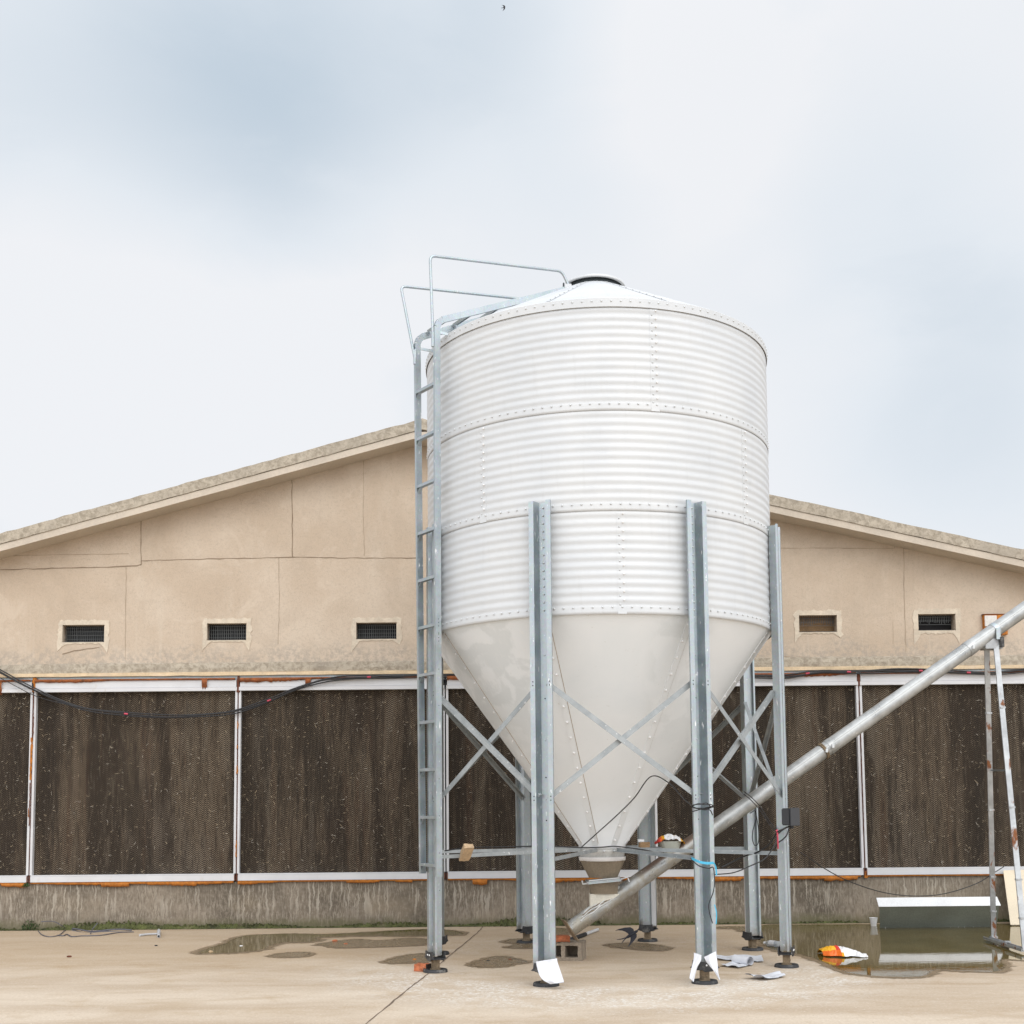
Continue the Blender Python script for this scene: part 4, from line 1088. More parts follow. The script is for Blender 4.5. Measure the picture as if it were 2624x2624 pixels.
fr = -aside if aside.y > 0 else aside
for q in range(6):
    P = []; th = R_(28+9*q); wob_ = random.uniform(0, 6)
    for t in range(23):
        x = bx0-.03-.012*q+(bx1-bx0+.07)*t/22; b_ = A0+ad*((x-A0.x)/ad.x)
        tt = th+.07*math.sin(t*.7+wob_)+random.uniform(-.03, .03)
        P.append(b_+(aup*math.cos(tt)+fr*math.sin(tt))*(RT+.001+random.uniform(0, .003)))
    m.tube(P, [(.004 if q in (2, 4) else .007)+random.uniform(0, .003) for _ in P], 6, 1 if q in (2, 4) else 0)
m.build('mastic_seam', ['mastic_grey', 'rust_post'], auger)
# small feeding funnel on the tube
fc = along(1718, 2196); m = MB()
ft = aA(1716, 2155)
frus(m, ft.z, .105, .09, (ft.x, ft.y), fc.z+.045, .058, .055, (fc.x, fc.y), 0, sup=4)
m.build('feed_funnel', 'funnel_grey', auger)
bag = MB(); rows = []
for i in range(8):
    v_ = i/7; row = []
    for q in range(15):
        u = q/14; x = ft.x+(u-.5)*.26; y = ft.y+(v_-.5)*.2
        z = ft.z-.012+.075*math.sin(math.pi*u)**.6*math.sin(math.pi*(.15+.7*v_))+random.uniform(-.008, .010)-.02*abs(u-.5)
        row.append((x, y, z))
    rows.append(row)
bag.grid(rows, smooth=False, thick=-.004, mfun=lambda a, b: 2 if (a < .35 and .22 < b < .8) else (3 if b < .12 else (1 if (b > .85 or (.2 < b < .8)) else 0)))
tag(bag.build('feed_bag', ['bag_orange', 'bag_yellow', 'bag_white', 'bag_red']), 'crumpled orange and white feed bag stuffed on the auger funnel', 'bag', 'empty feed bags')
# clamp at the support head
hd = along(2547, 1612); m = MB(); m.tube([hd-ad*.02, hd+ad*.02], .0745, 28)
m.box(hd.x-.02, hd.x+.02, hd.y-.09, hd.y-.082, hd.z-.10, hd.z+.01)
m.build('pipe_clamp', 'galvanised', auger)

# auger support trestle
F1, F2 = aZ(2546, 2414), aZ(2640, 2452)
F2 = F1+(F2-F1).normalized()*1.05
top1 = Vector((hd.x-.05, hd.y+.02, hd.z-.13)); top2 = Vector((hd.x+.04, hd.y-.02, hd.z-.10))
trestle = thing('trestle', F1, 'rusty galvanised trestle with splayed legs holding up the auger tube', 'trestle')
sq = lambda s_: [(-s_, -s_), (s_, -s_), (s_, s_), (-s_, s_)]
l1a = aY(2529, 1660, hd.y+.06); l1b = aY(2547, 2408, F1.y)
l2a = aY(2552, 1650, hd.y-.03); l2b_ = aY(2626, 2420, 11.25)
for a, b in ((l1a, l1b), (l2a, l2a+(l2b_-l2a)*1.02)):
    m = MB(); m.bar(a, b, ribbon([(-.022, -.02), (-.022, .02), (.022, .02)], .006), Vector((1, -.25, 0)))
    m.bar(a+Vector((.004, .004, 0)), b+Vector((.004, .004, 0)), [(x*1, y) for x, y in sq(.015)], Vector((1, -.25, 0)))
    lg = m.build('leg', 'rusty_galvanised', trestle)
    for t in (.22, .55, .78, .9):
        p = a+(b-a)*t; c = MB(); c.bevbox(p.x-.026, p.x+.026, p.y-.028, p.y+.026, p.z-.009, p.z+.009, .002); c.build('collar', 'rusty_galvanised', lg)
m = MB(); a = aY(2541, 1974, 12.1); b = aY(2580, 1974, 11.75); m.bar(a, b, sq(.008), Vector((0, 0, 1))); m.build('cross_bar', 'galvanised', trestle)
m = MB(); m.bar(Vector((F1.x-.06, F1.y+.03, .03)), Vector((F2.x, F2.y, .03)), ribbon([(-.028, .025), (-.028, 0), (.028, 0), (.028, .025)], .006), Vector((1, 0, 0)))
for t in (.02, .45): p = F1+(F2-F1)*t; m.bevbox(p.x-.03, p.x+.03, p.y-.03, p.y+.03, .034, .062, .004)
m.build('foot_beam', 'rusty_galvanised', trestle)
hx0, hx1 = aY(2519, 1650, hd.y).x, aY(2563, 1650, hd.y).x; hz0, hz1 = aY(2540, 1664, hd.y).z, aY(2540, 1638, hd.y).z
m = MB(); m.bevbox(hx0, hx1, hd.y-.06, hd.y+.09, hz0, hz1, .004); m.bevbox(hx1-.034, hx1+.002, hd.y-.10, hd.y-.062, hz0+.01, hz1+.012, .004, 1)
m.build('head_plate', ['rusty_galvanised', 'black_rubber'], trestle)

# ================================================================== CABLES
def cable(name, label, pts, r=.007, matn='black_cable', tape=(), strands=1, spread=.012, group=None, n=8):
    P = crom(pts, n); m = MB()
    for s_ in range(strands):
        o_ = Vector((0, random.uniform(-1, 1)*spread*.5, (s_-(strands-1)/2)*spread)); ph = random.uniform(0, 6)
        m.tube([p+o_+Vector((0, 0, math.sin(i*.25+ph)*spread*.3)) for i, p in enumerate(P)] if strands > 1 else P, r, 6)
    o = m.build(name, matn, None, P[0]); tag(o, label, 'cable', group)
    for t in tape:
        i = min(len(P)-2, int(t*len(P))); d_ = (P[i+1]-P[i]).normalized(); c = MB(); c.tube([P[i]-d_*.022+Vector((0, -.012, 0)), P[i]+d_*.022+Vector((0, -.012, 0))], r*1.25, 8); c.build('red_tape', 'red_tape', o)
    return o
yw = WY-.07
cable('power_cable', 'thick bundle of black cables sagging across the left cooling pads and along the lintel',
      [aY(-260, 1610, yw-.25), aY(-60, 1690, yw-.1), aY(80, 1763, yw), aY(200, 1812, yw), aY(310, 1828, yw), aY(420, 1836, yw), aY(500, 1834, yw), aY(600, 1824, yw), aY(690, 1795, yw), aY(760, 1765, yw), aY(830, 1744, yw), aY(900, 1736, yw), aY(1000, 1735, yw+.02), aY(1140, 1731, yw+.03), aY(1400, 1729, yw+.03), aY(1700, 1726, yw+.03), aY(1935, 1733, yw), aY(2020, 1733, yw), aY(2100, 1722, yw), aY(2200, 1722, yw), aY(2300, 1718, yw), aY(2420, 1721, yw), aY(2540, 1725, yw), aY(2640, 1716, yw), aY(2800, 1700, yw)],
      .0085, tape=(.173, .336, .478, .735, .78, .85, .895), strands=3, spread=.016)
cable('thin_cable', 'thin black cable dipping left of the bundle toward the leftmost post', [aY(-120, 1680, yw-.15), aY(0, 1737, yw-.02), aY(90, 1783, yw-.01), aY(170, 1805, yw-.01), aY(250, 1822, yw)], .005)
cable('slack_cable', 'thin black cable hanging slack in front of the base wall at the right',
      [aY(2052, 2185, 10.75), aY(2117, 2228, 11.2), aY(2180, 2260, 11.5), aY(2260, 2286, 11.8), aY(2340, 2296, 12.0), aY(2420, 2290, 12.2), aY(2500, 2265, 12.3), aY(2548, 2236, 12.4), aY(2572, 2221, 12.5)], .0045)
cone_pt = lambda px, py, dz=0: aY(px, py, YC-.35+dz)
cable('hopper_cable', 'thin black cable strung across the cone hopper from the outlet to the front right leg',
      [aY(1490, 2171, YC-.27), aY(1530, 2135, YC-.36), aY(1580, 2090, YC-.48), aY(1625, 2045, YC-.66), aY(1668, 1990, YC-.82), aY(1712, 2005, 10.2), aY(1755, 2050, 9.9), aY(1782, 2070, 9.72)], .005)
lp = []
for t in range(20):
    a = t*.75; lp.append(aY(1800+24*math.cos(a)*(1-.2*math.sin(t)), 2066+7*math.sin(a)*(1+.4*math.sin(t*2)), 9.66+.03*math.sin(a)))
cable('cable_loop', 'knot of black cable looped round the front right leg', [aY(1773, 2080, 9.72)]+lp+[aY(1818, 2075, 9.66), aY(1826, 2088, 9.75)], .0045, n=4)
cable('black_wire', 'black wire drooping from the front right leg and hanging down its flange',
      [aY(1770, 2200, 9.72), aY(1790, 2218, 9.64), aY(1815, 2225, 9.62), aY(1828, 2224, 9.62), aY(1831, 2262, 9.62), aY(1827, 2288, 9.62), aY(1817, 2315, 9.62), aY(1818, 2338, 9.62), aY(1826, 2366, 9.62)], .0045)
cable('junction_cable', 'black cables running from the front right leg up to the dark junction box',
      [aY(1833, 2241, 9.75), aY(1880, 2236, 10.0), aY(1920, 2220, 10.2), aY(1960, 2200, 10.35), aY(1985, 2165, 10.4), aY(1992, 2140, 10.45), aY(2010, 2124, 10.45), aY(2024, 2118, 10.48)], .005, strands=1)
cable('junction_cable', 'heavy black cable along the tie bar to the right leg', [aY(1850, 2222, 10.9), aY(1905, 2195, 10.9), aY(1940, 2184, 10.8), aY(1970, 2165, 10.6), aY(1990, 2135, 10.45), aY(2005, 2125, 10.42), aY(2022, 2118, 10.46)], .0075)
cable('junction_cable', 'short black cable curling below the junction box', [aY(2022, 2122, 10.46), aY(2016, 2140, 10.44), aY(2005, 2152, 10.44), aY(1994, 2160, 10.46), aY(1985, 2178, 10.5)], .006)
cable('strap_wire', 'pair of thin wires tied over the auger tube behind the right leg', [aY(1905, 2030, 10.95), aY(1925, 2050, 10.98), aY(1950, 2075, 11.0), aY(1975, 2112, 10.9), aY(1992, 2135, 10.6)], .004, strands=2, spread=.03)
cable('leg_wire', 'loop of black wire hanging on the back right leg',
      [aY(1921, 2084, 11.6), aY(1935, 2078, 11.6), aY(1938, 2095, 11.6), aY(1932, 2118, 11.6), aY(1929, 2130, 11.6), aY(1928, 2150, 11.6), aY(1934, 2166, 11.6), aY(1943, 2160, 11.6), aY(1944, 2130, 11.6), aY(1940, 2100, 11.6), aY(1936, 2078, 11.6)], .0045)
cable('tie_wire', 'black wire running along the tie bars left of the hopper outlet', [aY(1140, 2180, 10.6), aY(1200, 2172, 10.8), aY(1300, 2170, 11.0), aY(1400, 2168, 11.0), aY(1488, 2172, 11.0), aY(1540, 2171, 11.0), aY(1580, 2169, 11.0), aY(1650, 2178, 11.0), aY(1680, 2185, 10.7)], .006)
def strip(name, mats, pts, wd, label, cat, thick=.002):
    P = crom(pts, 6); m = MB(); rows = [[p+Vector((0, 0, wd)) for p in P], [p-Vector((0, 0, wd)) for p in P]]
    m.grid(rows, 0, True, thick); return tag(m.build(name, mats, None, P[0]), label, cat)
strip('ribbon', 'blue_ribbon', [aY(1772, 2199, 9.66), aY(1790, 2208, 9.60), aY(1812, 2212, 9.60), aY(1829, 2211, 9.61)], .010, 'bright blue plastic ribbon tied across the front right leg', 'ribbon')
m = MB(); rb = crom([aY(1829, 2211, 9.61), aY(1834, 2222, 9.62), aY(1836, 2243, 9.62)], 5)
m.grid([[p+Vector((-.006, 0, 0)) for p in rb], [p+Vector((.006, 0, 0)) for p in rb]], 0, True, .002)
tag(m.build('ribbon', 'blue_ribbon', None, rb[0]), 'short blue ribbon end dangling from the knot on the front right leg', 'ribbon')
m = MB(); rb = crom([aY(1831, 2318, 9.64), aY(1836, 2340, 9.63), aY(1835, 2368, 9.63)], 5)
m.grid([[p+Vector((-.004, 0, 0)) for p in rb], [p+Vector((.004, 0, 0)) for p in rb]], 0, True, .002)
tag(m.build('ribbon', 'blue_ribbon', None, rb[0]), 'pale blue ribbon strand low on the front right leg', 'ribbon')
# junction box on the right leg
jb = aY(2024, 2093, 10.47); J = thing('junction_box', jb, 'dark grey electrical junction box fixed to the right leg of the silo', 'electrical box')
m = MB(); Mj = Matrix.Translation(jb) @ Matrix.Rotation(R_(40), 4, 'Z'); m.bevbox(-.06, .06, -.045, .045, -.072, .072, .008, 0, Mj); m.build('case', 'box_dark', J)
m = MB(); m.bevbox(-.064, .064, -.056, -.046, -.076, .076, .004, 0, Mj); m.bevbox(.066, .070, -.03, -.01, -.045, -.01, .001, 1, Mj); m.build('cover', ['box_dark', 'white_plastic'], J)
m = MB(); m.tube([Mj @ Vector((.02, 0, -.07)), Mj @ Vector((.02, 0, -.10))], .018, 10); m.build('cable_gland', 'black_rubber', J)
m = MB(); p = aY(1992, 2130, 10.44); m.tube([p, aY(1993, 2150, 10.44), aY(1994, 2175, 10.46)], [.008, .007, .006], 8); m.tube([p+Vector((-.012, 0, .004)), p+Vector((.006, 0, .006))], .008, 8)
tag(m.build('red_tag', 'red_tape', None, p), 'small red plastic strap on the right leg below the junction box', 'strap')

# ================================================================== LOOSE THINGS
# hollow block under the auger end
def hollow_block(p, yaw, label):
    L, W_, H = .34, .23, .165
    t = thing('hollow_block', p, label, 'concrete block')
    m = MB(); bm = bmesh.new()
    M4 = Matrix.Translation(p) @ Matrix.Rotation(yaw, 4, 'Z')
    x = [-L/2, -L/2+.035, -.018, .018, L/2-.035, L/2]; z = [0, .03, H-.032, H]
    def solid(i, j): return not (j == 1 and i in (1, 3))
    cells = [(x[1], x[2]), (x[3], x[4])]
    for i in range(5):
        for j in range(3):
            if solid(i, j):
                m.box(x[i], x[i+1], -W_/2, W_/2, z[j], z[j+1], 0, M4)
    # merge the little solids into one shell
    bm = bmesh.new(); vs = [bm.verts.new(v) for v in m.v]
    for f in m.f: bm.faces.new([vs[i] for i in f])
    bmesh.ops.remove_doubles(bm, verts=bm.verts, dist=1e-5)
    seen = {}
    for f in list(bm.faces):
        kf = tuple(sorted(v.index for v in f.verts)) if False else tuple(round(c_, 4) for c_ in f.calc_center_median())
        seen.setdefault(kf, []).append(f)
    bmesh.ops.delete(bm, geom=[f for fs in seen.values() if len(fs) > 1 for f in fs], context='FACES_ONLY')
    bmesh.ops.subdivide_edges(bm, edges=bm.edges, cuts=4, use_grid_fill=True)
    bmesh.ops.recalc_face_normals(bm, faces=bm.faces)
    for v in bm.verts: v.co += Vector([random.uniform(-.0025, .0025) for _ in range(3)])
    m2 = MB(); m2.frombm(bm)
    for a_, b_ in cells: m2.box(a_+.001, b_-.001, W_/2-.03, W_/2-.004, z[1]+.001, z[2]-.001, 0, M4)
    m2.build('shell', 'block_concrete', t)
hb_ = aZ(1480, 2452); hollow_block(Vector((.468, 11.385, 0)), R_(-14), 'grey hollow concrete block under the lower end of the auger')
def brick(p, yaw, sx, sy, sz, mats, label, roll=0.0, cat='brick', name='brick', M4=None):
    m = MB(); M4 = M4 or Matrix.Translation(p) @ Matrix.Rotation(yaw, 4, 'Z') @ Matrix.Rotation(roll, 4, 'Y')
    m.bevbox(-sx/2, sx/2, -sy/2, sy/2, 0, sz, jit=.003, M4=M4)
    o = m.build(name, mats, None, p)
    if len(mats) > 1:
        for q in o.data.polygons:
            if q.normal.x > .6 or (q.center.x > sx*.18 and q.normal.z < .9): q.material_index = 1
    return tag(o, label, cat)
brick(Vector((.42, 11.315, .168)), R_(4), .165, .10, .052, ['brick_red'], 'broken red brick lying on top of the hollow block')
brick(aZ(1082, 2490)+Vector((0, .045, 0)), R_(-22), .115, .10, .062, ['brick_red', 'brick_black'], 'half red brick with a blackened end beside the ladder leg')
Mw = Matrix.Translation(aY(1196, 2190, 10.62)) @ Matrix.Rotation(R_(20), 4, 'Z') @ Matrix.Rotation(R_(-38), 4, 'X')
brick(aY(1196, 2190, 10.62), 0, .085, .19, .045, ['pale_wood'], 'pale wooden offcut propped on the left tie bar', cat='wood block', name='wood_block', M4=Mw)
pb = aY(1651, 2171, 10.95); brick(pb+Vector((0, 0, .0)), R_(10), .085, .06, .045, ['brown_wood'], 'small brown wooden block sitting on a tie bar right of the outlet', cat='wood block', name='wood_block')
brick(pb+Vector((-.03, 0, .047)), R_(30), .045, .035, .022, ['white_plastic'], 'small white and black plastic bit on the brown wooden block', cat='scrap', name='plastic_scrap')
# pipe offcut with a black end
p0, p1 = aZ(1475, 2403, .02), aZ(1532, 2382, .02); pipe = thing('pipe_offcut', p0, 'short pipe offcut, half black and half white, lying behind the hollow block', 'pipe')
pm_ = p0+(p1-p0)*.42
m = MB(); m.tube([p0+(p0-p1)*.9, pm_], .022, 12); m.build('sleeve', 'black_rubber', pipe)
m = MB(); m.tube([pm_, p1], .017, 12); m.build('tube', 'white_plastic', pipe)
# white vinyl wraps tied on two front feet
def wrap(left, right, Y, label, bulge=.03, flare=.05, n=12):
    rows = []
    L = crom([(x, y, 0) for x, y in left], 5); Rr = crom([(x, y, 0) for x, y in right], 5)
    for i, (a, b) in enumerate(zip(L, Rr)):
        t = i/(len(L)-1); row = []
        for k_ in range(n):
            u = k_/(n-1); q = a*(1-u)+b*u
            row.append(aY(q.x, q.y, Y-flare*t*t-bulge*math.sin(math.pi*u)*(.3+.7*t)+.008*math.sin(u*9+t*7)))
        rows.append(row)
    m = MB(); m.grid(rows, 0, True, .003); return tag(m.build('vinyl_wrap', 'white_vinyl', None, rows[0][0]), label, 'plastic sheet', 'white plastic sheets tied round the front feet')
z7 = lambda pts: zz(1280, 2350, .1553, pts)
wrap(z7([(602, 735), (612, 800), (632, 880), (660, 960), (720, 1040), (840, 1108)]), z7([(948, 682), (956, 740), (1000, 870), (1035, 970), (1055, 1040), (1063, 1072)]), 9.60,
     'white plastic apron hanging over the front left foot of the silo')
z6 = lambda pts: zz(1380, 2050, .2588, pts)
wrap(z6([(1540, 1512), (1536, 1570), (1520, 1640), (1505, 1710), (1495, 1765)]), z6([(1612, 1535), (1606, 1590), (1575, 1650), (1555, 1720), (1535, 1800)]), 9.64, 'white plastic flap on the left side of the front right foot', .01, .05, 8)
wrap(z6([(1640, 1555), (1660, 1600), (1700, 1650), (1740, 1700), (1790, 1785)]), z6([(1755, 1498), (1765, 1560), (1775, 1640), (1782, 1710), (1799, 1780)]), 9.64, 'white plastic flap on the right side of the front right foot', .03, .05, 8)
def groundsheet(name, quad, label, amp=.012, n=12, seed=1, fold=0):
    rnd = random.Random(seed); P = [aZ(*q) for q in quad]; rows = []
    for i in range(n):
        t = i/(n-1); row = []
        for k_ in range(n+4):
            u = k_/(n+3); q = (P[0]*(1-u)+P[1]*u)*(1-t)+(P[3]*(1-u)+P[2]*u)*t
            z = .006+amp*abs(math.sin(u*5+seed)*math.sin(t*3+seed*2))+rnd.uniform(0, .0015)+fold*(max(0, .25-t)**2)*6
            row.append((q.x+rnd.uniform(-.004, .004), q.y+rnd.uniform(-.004, .004), z))
        rows.append(row)
    return rows
def gz(pts): return zz(1740, 2050, .2588, pts)
q0 = aZ(*gz([(600, 1620)])[0]); vs_ = thing('vinyl_sheet', q0, 'white plastic sheet with one end rolled up, lying behind the front right foot', 'plastic sheet')
m = MB(); m.grid(groundsheet('s', gz([(375, 1590), (835, 1615), (875, 1600), (820, 1553)][:2]+[(820, 1553), (375, 1556)]), '', .02, seed=2), 0, True, .003); m.build('back_flap', 'white_vinyl', vs_)
m = MB(); m.grid(groundsheet('s', gz([(390, 1648), (590, 1673), (735, 1634), (540, 1618)]), '', .015, seed=4), 0, True, .003); m.build('front_flap', 'white_vinyl', vs_)
m = MB(); r_a, r_b = aZ(*gz([(555, 1575)])[0], .04), aZ(*gz([(708, 1600)])[0], .04)
axis = (r_b-r_a); ax = axis.normalized(); su = ax.cross(Vector((0, 0, 1))).normalized(); rows = []
for i in range(30):
    a = -.6+i*.33; rr = .040-.0005*i; rows.append([r_a+axis*t+su*math.cos(a)*rr+Vector((0, 0, math.sin(a)*rr+.002)) for t in (0, .33, .66, 1)])
m.grid(rows, 0, True, .002); m.build('roll', 'white_vinyl', vs_)
m = MB(); m.grid(groundsheet('s', gz([(655, 1772), (835, 1797), (1055, 1758), (985, 1722)]), '', .02, seed=7, fold=.05), 0, True, .004)
o = m.build('vinyl_sheet', 'white_vinyl', None, aZ(*gz([(850, 1760)])[0])); tag(o, 'folded white plastic sheet lying flat in front of the right leg', 'plastic sheet')
# feed bag floating in the puddle
bag = MB(); rows = []
ba, bb = aZ(*gz([(1412, 1545)])[0]), aZ(*gz([(1865, 1560)])[0])
for i in range(11):
    v_ = i/10; row = []
    for q in range(24):
        u = q/23; c = ba*(1-u)+bb*u
        wdt = .16*(.60+.40*math.sin(math.pi*min(1, u*1.3+.1)))+.02*math.sin(u*17)
        c = c+Vector((0, .11+(v_-.5)*wdt*2, 0)); h = .085*max(.30, math.sin(math.pi*min(1, .12+u*.86))**.8)*math.sin(math.pi*(.04+.92*v_))*(1.15-.55*u)
        row.append((c.x, c.y-.06, .006+h+random.uniform(0, .012)*(1 if 0 < i < 10 else .2)))
    rows.append(row)
def bagcol(a, b):
    if b > .40-.12*a: return 2
    if a < .16 and b < .36: return 0
    if a > .16 and .27 < b: return 3
    return 1
bag.grid(rows, smooth=False, thick=-.004, mfun=bagcol)
tag(bag.build('feed_bag', ['bag_orange', 'bag_yellow', 'bag_white', 'bag_red'], None, ba), 'orange, yellow and white feed bag lying in the big puddle', 'bag', 'empty feed bags')
# cup, bottle, trough, board
cp = aZ(2239, 2374); m = MB(); m.lathe([(.001, .004), (.031, .004), (.044, .094), (.047, .094), (.047, .098), (.043, .098), (.030, .010), (.001, .010)], cp, 24, 0, False)
tag(m.build('cup', 'bag_white', None, cp), 'white plastic cup standing in the puddle by the wall', 'cup')
b0, b1 = aZ(1958, 2416, .032), aZ(2003, 2421, .032); bd_ = (b1-b0).normalized(); bl = (b1-b0).length; bt = thing('bottle', b0, 'clear plastic bottle lying at the edge of the big puddle', 'bottle')
m = MB(); m.tube([b0+bd_*bl*t for t in (.10, .16, .24, .30, .55, .60, .95, 1)], [.012, .014, .028, .033, .033, .031, .033, .022], 16); m.build('body', 'clear_plastic', bt)
m = MB(); m.tube([b0, b0+bd_*bl*.10], .014, 12); m.build('cap', 'white_plastic', bt)
m = MB(); m.tube([b0+bd_*bl*.36, b0+bd_*bl*.66], .0335, 16, 0, False); m.build('paper_band', 'pvc_grey', bt)
yt0 = 13.62; tz = aY(2400, 2322, yt0).z; tx0, tx1 = aY(2252, 2322, yt0).x, aY(2565, 2321, yt0).x
tr = thing('trough', (tx0, yt0, 0), 'grey metal trough with a bright white rim standing in the puddle against the wall', 'trough')
tzt = aY(2400, 2299, yt0+.05).z; yb_ = 13.90
m = MB(); bx_ = (aY(2255, 2380, yb_).x, aY(2553, 2376, yb_).x)
def slabq(m, q, d):
    n_ = (Vector(q[1])-Vector(q[0])).cross(Vector(q[3])-Vector(q[0])).normalized()*d
    v_ = [Vector(p_) for p_ in q]+[Vector(p_)+n_ for p_ in q]
    m.add(v_, [(0, 1, 2, 3), (7, 6, 5, 4), (0, 4, 5, 1), (1, 5, 6, 2), (2, 6, 7, 3), (3, 7, 4, 0)])
slabq(m, [(bx_[0], yb_, 0), (bx_[1], yb_, 0), (tx1-.012, yt0+.012, tz), (tx0+.012, yt0+.012, tz)], -.008)
kx = 1.075
slabq(m, [(bx_[0]*kx, yb_+.009, .002), (bx_[1], yb_+.009, .002), (bx_[1], 14.25, .002), (bx_[0]*kx, 14.25, .002)], .006)
slabq(m, [(bx_[0]*kx, 14.252, 0), (bx_[1], 14.252, 0), (tx1-.012, 14.48, tz), (tx0*kx, 14.48, tz)], -.008)
m.build('front_panel', 'grey_panel', tr)
m = MB(); slabq(m, [(tx0, yt0, tz), (tx1, yt0, tz), (tx1-.02, yt0+.05, tzt), (tx0-.01, yt0+.05, tzt)], -.010); m.build('white_rim', 'white_plastic', tr)
m = MB()
for q in range(16):
    x = random.uniform(tx0+.02, tx1-.08); m.bolt((x, yb_-.012, random.uniform(.006, .018)), (0, -1, .3), random.uniform(.002, .0045), .003)
m.build('foam_bubbles', 'mastic_grey', tr)
bx = aZ(2600, 2373); m = MB()
pl = [aY(2578, 2232, 14.46), aY(2690, 2228, 14.46), aY(2712, 2370, bx.y), aY(2597, 2373, bx.y)]
pl[2].z = pl[3].z = .004
vsb = pl+[p_+Vector((-.05, -.03, .01)) for p_ in pl]
bmx = bmesh.new(); bv = [bmx.verts.new(v_) for v_ in vsb]
for f in ((0, 1, 2, 3), (7, 6, 5, 4), (0, 4, 5, 1), (1, 5, 6, 2), (2, 6, 7, 3), (3, 7, 4, 0)): bmx.faces.new([bv[i] for i in f])
bmesh.ops.bevel(bmx, geom=bmx.edges, offset=.006, segments=2, affect='EDGES'); m.frombm(bmx)
tag(m.build('cream_board', 'cream_board', None, pl[3]), 'cream coloured board leaning on the base wall at the far right', 'board')
# rusty box on the wall behind the auger
rb0, rb1 = aY(2516, 1577, WY), aY(2578, 1628, WY); RB = thing('wall_box', (rb0.x, WY, rb1.z), 'peeling white box with rusty edges on the wall behind the auger', 'wall box')
m = MB(); m.bevbox(rb0.x, rb1.x, WY-.06, WY-.001, rb1.z, rb0.z, .004); m.build('case', 'foam_orange', RB)
m = MB(); m.bevbox(rb0.x+.006, rb0.x+.15, WY-.068, WY-.061, rb1.z+.10, rb0.z-.012, .003); m.box(rb0.x-.01, rb1.x+.01, WY-.065, WY-.0005, rb0.z+.001, rb0.z+.008, 1); m.build('cover', ['box_white', 'rust_red'], RB)
# wires and bits on the ground at the left
gl = lambda pts, z=.008: [aZ(x, y, z) for x, y in zz(0, 2150, .2453, pts)]
cable('ground_wire', 'grey wire coiled loosely on the ground by the wall at the left', gl([(400, 960), (440, 1000), (520, 1020), (610, 1005), (660, 970), (690, 940)])+[aY(155, 2370, 14.3), aY(135, 2361, 14.4), aY(105, 2362, 14.42)], .005, 'wire_grey')
cable('ground_wire', 'bent grey wire lying in front of the coiled one', gl([(600, 1005), (660, 1010), (700, 995), (750, 1018), (850, 1012), (1000, 1008), (1090, 1000), (1250, 975), (1400, 970)]), .006, 'wire_grey')
cable('ground_wire', 'straight grey wires ending near the white pipe elbow', gl([(740, 945), (850, 965), (950, 970), (1100, 962), (1250, 960), (1375, 958)]), .009, 'wire_grey', strands=2, spread=.02)
cable('ground_wire', 'thin upright twig of wire among the ground wires', [aZ(232, 2393, .01), aY(238, 2380, 14.1), aY(250, 2366, 14.15)], .006, 'wire_grey')
e0 = gl([(1658, 1015)], .02)[0]; el = thing('pipe_elbow', e0, 'white and grey pipe bits lying on the ground at the left', 'pipe')
m = MB(); m.tube([e0, gl([(1660, 955)], .025)[0]], .018, 12); m.tube([e0+Vector((0, -.002, 0)), e0+Vector((0, -.004, 0))], .013, 10, 1); m.build('socket', ['pvc_grey', 'dark_hole'], el)
m = MB(); m.tube(gl([(1640, 990), (1540, 995), (1460, 1005)], .014), [.011, .011, .014], 10); m.build('tube', 'pvc_grey', el)
# pebbles and flecks lying on the slab
def pebble(px, py, s_, matn, label):
    p = aZ(px, py); m = MB(); bm = bmesh.new(); bmesh.ops.create_icosphere(bm, subdivisions=2, radius=s_)
    for v_ in bm.verts: v_.co = Vector((v_.co.x*1.4, v_.co.y, v_.co.z*.6))*random.uniform(.85, 1.15)
    m.frombm(bm, 0, Matrix.Translation(p+Vector((0, 0, s_*.4)))); tag(m.build('pebble', matn, None, p), label, 'pebble', 'pebbles and chips on the yard')
pebble(858, 2413, .022, 'brick_red', 'reddish brick chip in the thin puddle left of the silo')
pebble(886, 2420, .015, 'brick_red', 'small red chip right of the larger one in the thin puddle')
pebble(618, 2425, .012, 'bag_white', 'white chip in the long puddle')
pebble(540, 2440, .016, 'pale_wood', 'tan chip at the left end of the long puddle')
pebble(1251, 2463, .012, 'dark_hole', 'black chip on the damp oval patch')
pebble(1307, 2460, .012, 'rust_red', 'rusty chip at the right of the damp oval patch')
pebble(177, 2453, .018, 'rust_red', 'brown chip below the small tan stain at the far left')
pebble(400, 2424, .012, 'dark_hole', 'dark chip on the bare concrete at the left')
pebble(1062, 2460, .014, 'foam_orange', 'orange chip on the damp patch beside the ladder leg')

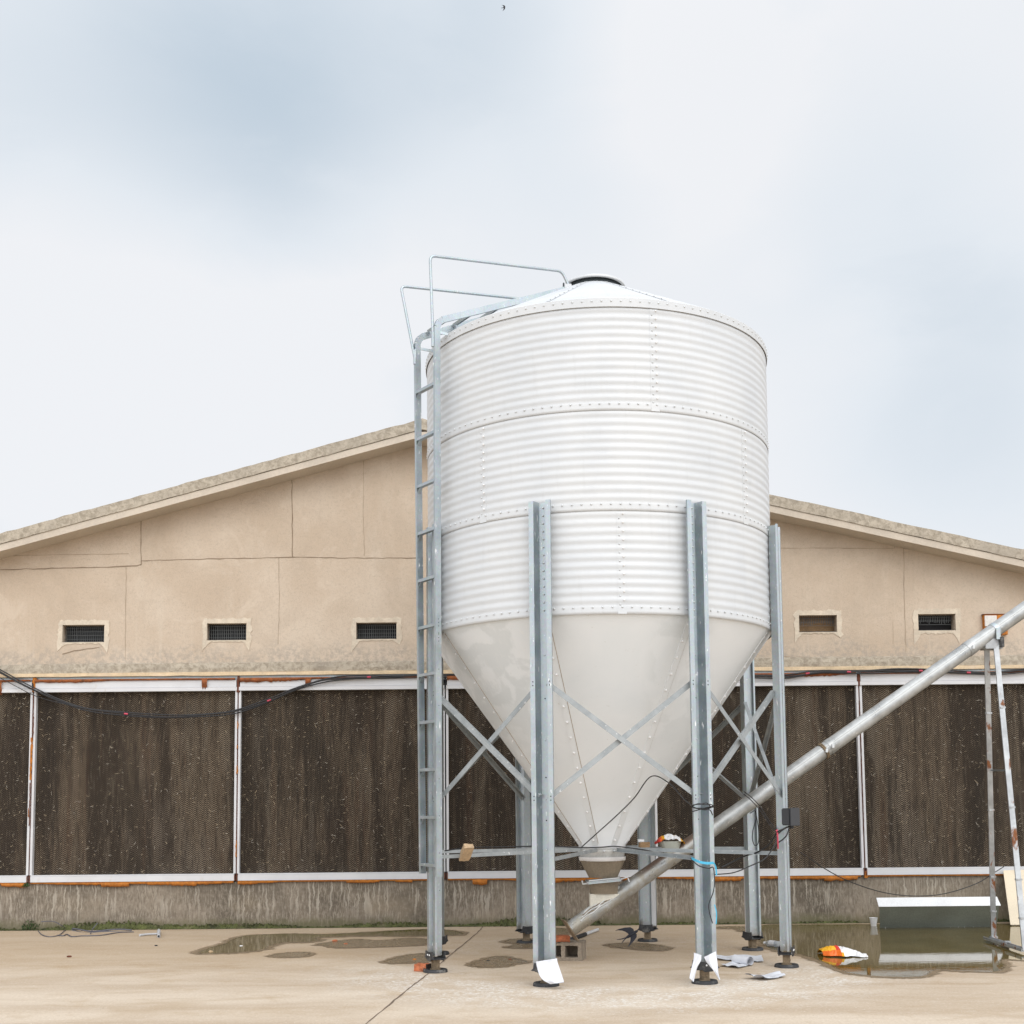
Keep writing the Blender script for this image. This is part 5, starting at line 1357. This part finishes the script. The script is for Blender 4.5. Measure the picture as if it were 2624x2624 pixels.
# ================================================================== BIRDS
def swallow(p, s, M3, label, fold=1.0):
    t = thing('swallow', p, label, 'bird', 'swallows in flight')
    M4 = Matrix.Translation(p) @ M3.to_4x4() @ Matrix.Scale(s, 4)
    m = MB(); n = 14; vs = []
    xs_b = [-.075, -.05, -.025, .0, .03, .05, .065, .08, .092]; rb_ = [.004, .010, .016, .019, .018, .0145, .015, .011, .002]
    for x, r in zip(xs_b, rb_):
        for k_ in range(n): a = 2*math.pi*k_/n; vs.append(M4 @ Vector((x, r*math.cos(a), r*.9*math.sin(a))))
    m.add(vs, [(i*n+k_, i*n+(k_+1) % n, (i+1)*n+(k_+1) % n, (i+1)*n+k_) for i in range(len(xs_b)-1) for k_ in range(n)], 0, True)
    def blade(f_, b_):
        mid = [((a[0]+b[0])/2, (a[1]+b[1])/2, (a[2]+b[2])/2+.003) for a, b in zip(f_, b_)]
        m.grid([[M4 @ Vector(q) for q in r_] for r_ in (f_, mid, b_)], 0, True, .0015*s)
    for sd_, k_ in ((1, 1.0), (-1, fold)):
        f_ = [(.050, .010, .006), (.058, .035, .012), (.040, .068, .018), (-.015, .095, .020), (-.070, .112, .018), (-.110, .120, .014)]
        b_ = [(-.012, .010, .004), (-.018, .030, .010), (-.030, .055, .015), (-.052, .082, .018), (-.085, .106, .017), (-.112, .120, .014)]
        blade([(x, sd_*y*k_, z) for x, y, z in f_], [(x, sd_*y*k_, z) for x, y, z in b_])
        blade([(-.06, sd_*.008, 0), (-.10, sd_*.018, 0), (-.150, sd_*.036, 0)], [(-.06, 0, 0), (-.095, sd_*.005, 0), (-.151, sd_*.0355, 0)])
    m.build('body', ['bird_dark'], t)
    b = MB(); bm = bmesh.new(); bmesh.ops.create_cone(bm, segments=8, radius1=.0035, radius2=.0005, depth=.014, cap_ends=True)
    b.frombm(bm, 0, M4 @ Matrix.Translation((.097, 0, 0)) @ Matrix.Rotation(R_(90), 4, 'Y')); b.build('beak', 'bird_dark', t)
    b = MB(); b.bolt(M4 @ Vector((.072, 0, -.010)), M4.to_3x3() @ Vector((.3, 0, -1)), .009*s, .005*s); b.build('throat', 'bird_rust', t)
def axes(fw, up_):
    fw = Vector(fw).normalized(); up_ = Vector(up_); up_ = (up_-fw*up_.dot(fw)).normalized(); lf = up_.cross(fw)
    return Matrix((fw, lf, up_)).transposed()
swallow(aY(1616, 2396, 12.3), .95, axes((.86, .10, .50), (.12, -.90, .42)), 'dark swallow flying low over the slab beside the back leg of the silo', .8)
swallow(aY(1291, 19, 60), 1.2, axes((.80, .3, .45), (.1, -.6, -.7)), 'tiny swallow high in the grey sky at the top of the picture')

for o in bpy.data.objects:
    if '_w' in o.keys(): del o['_w']
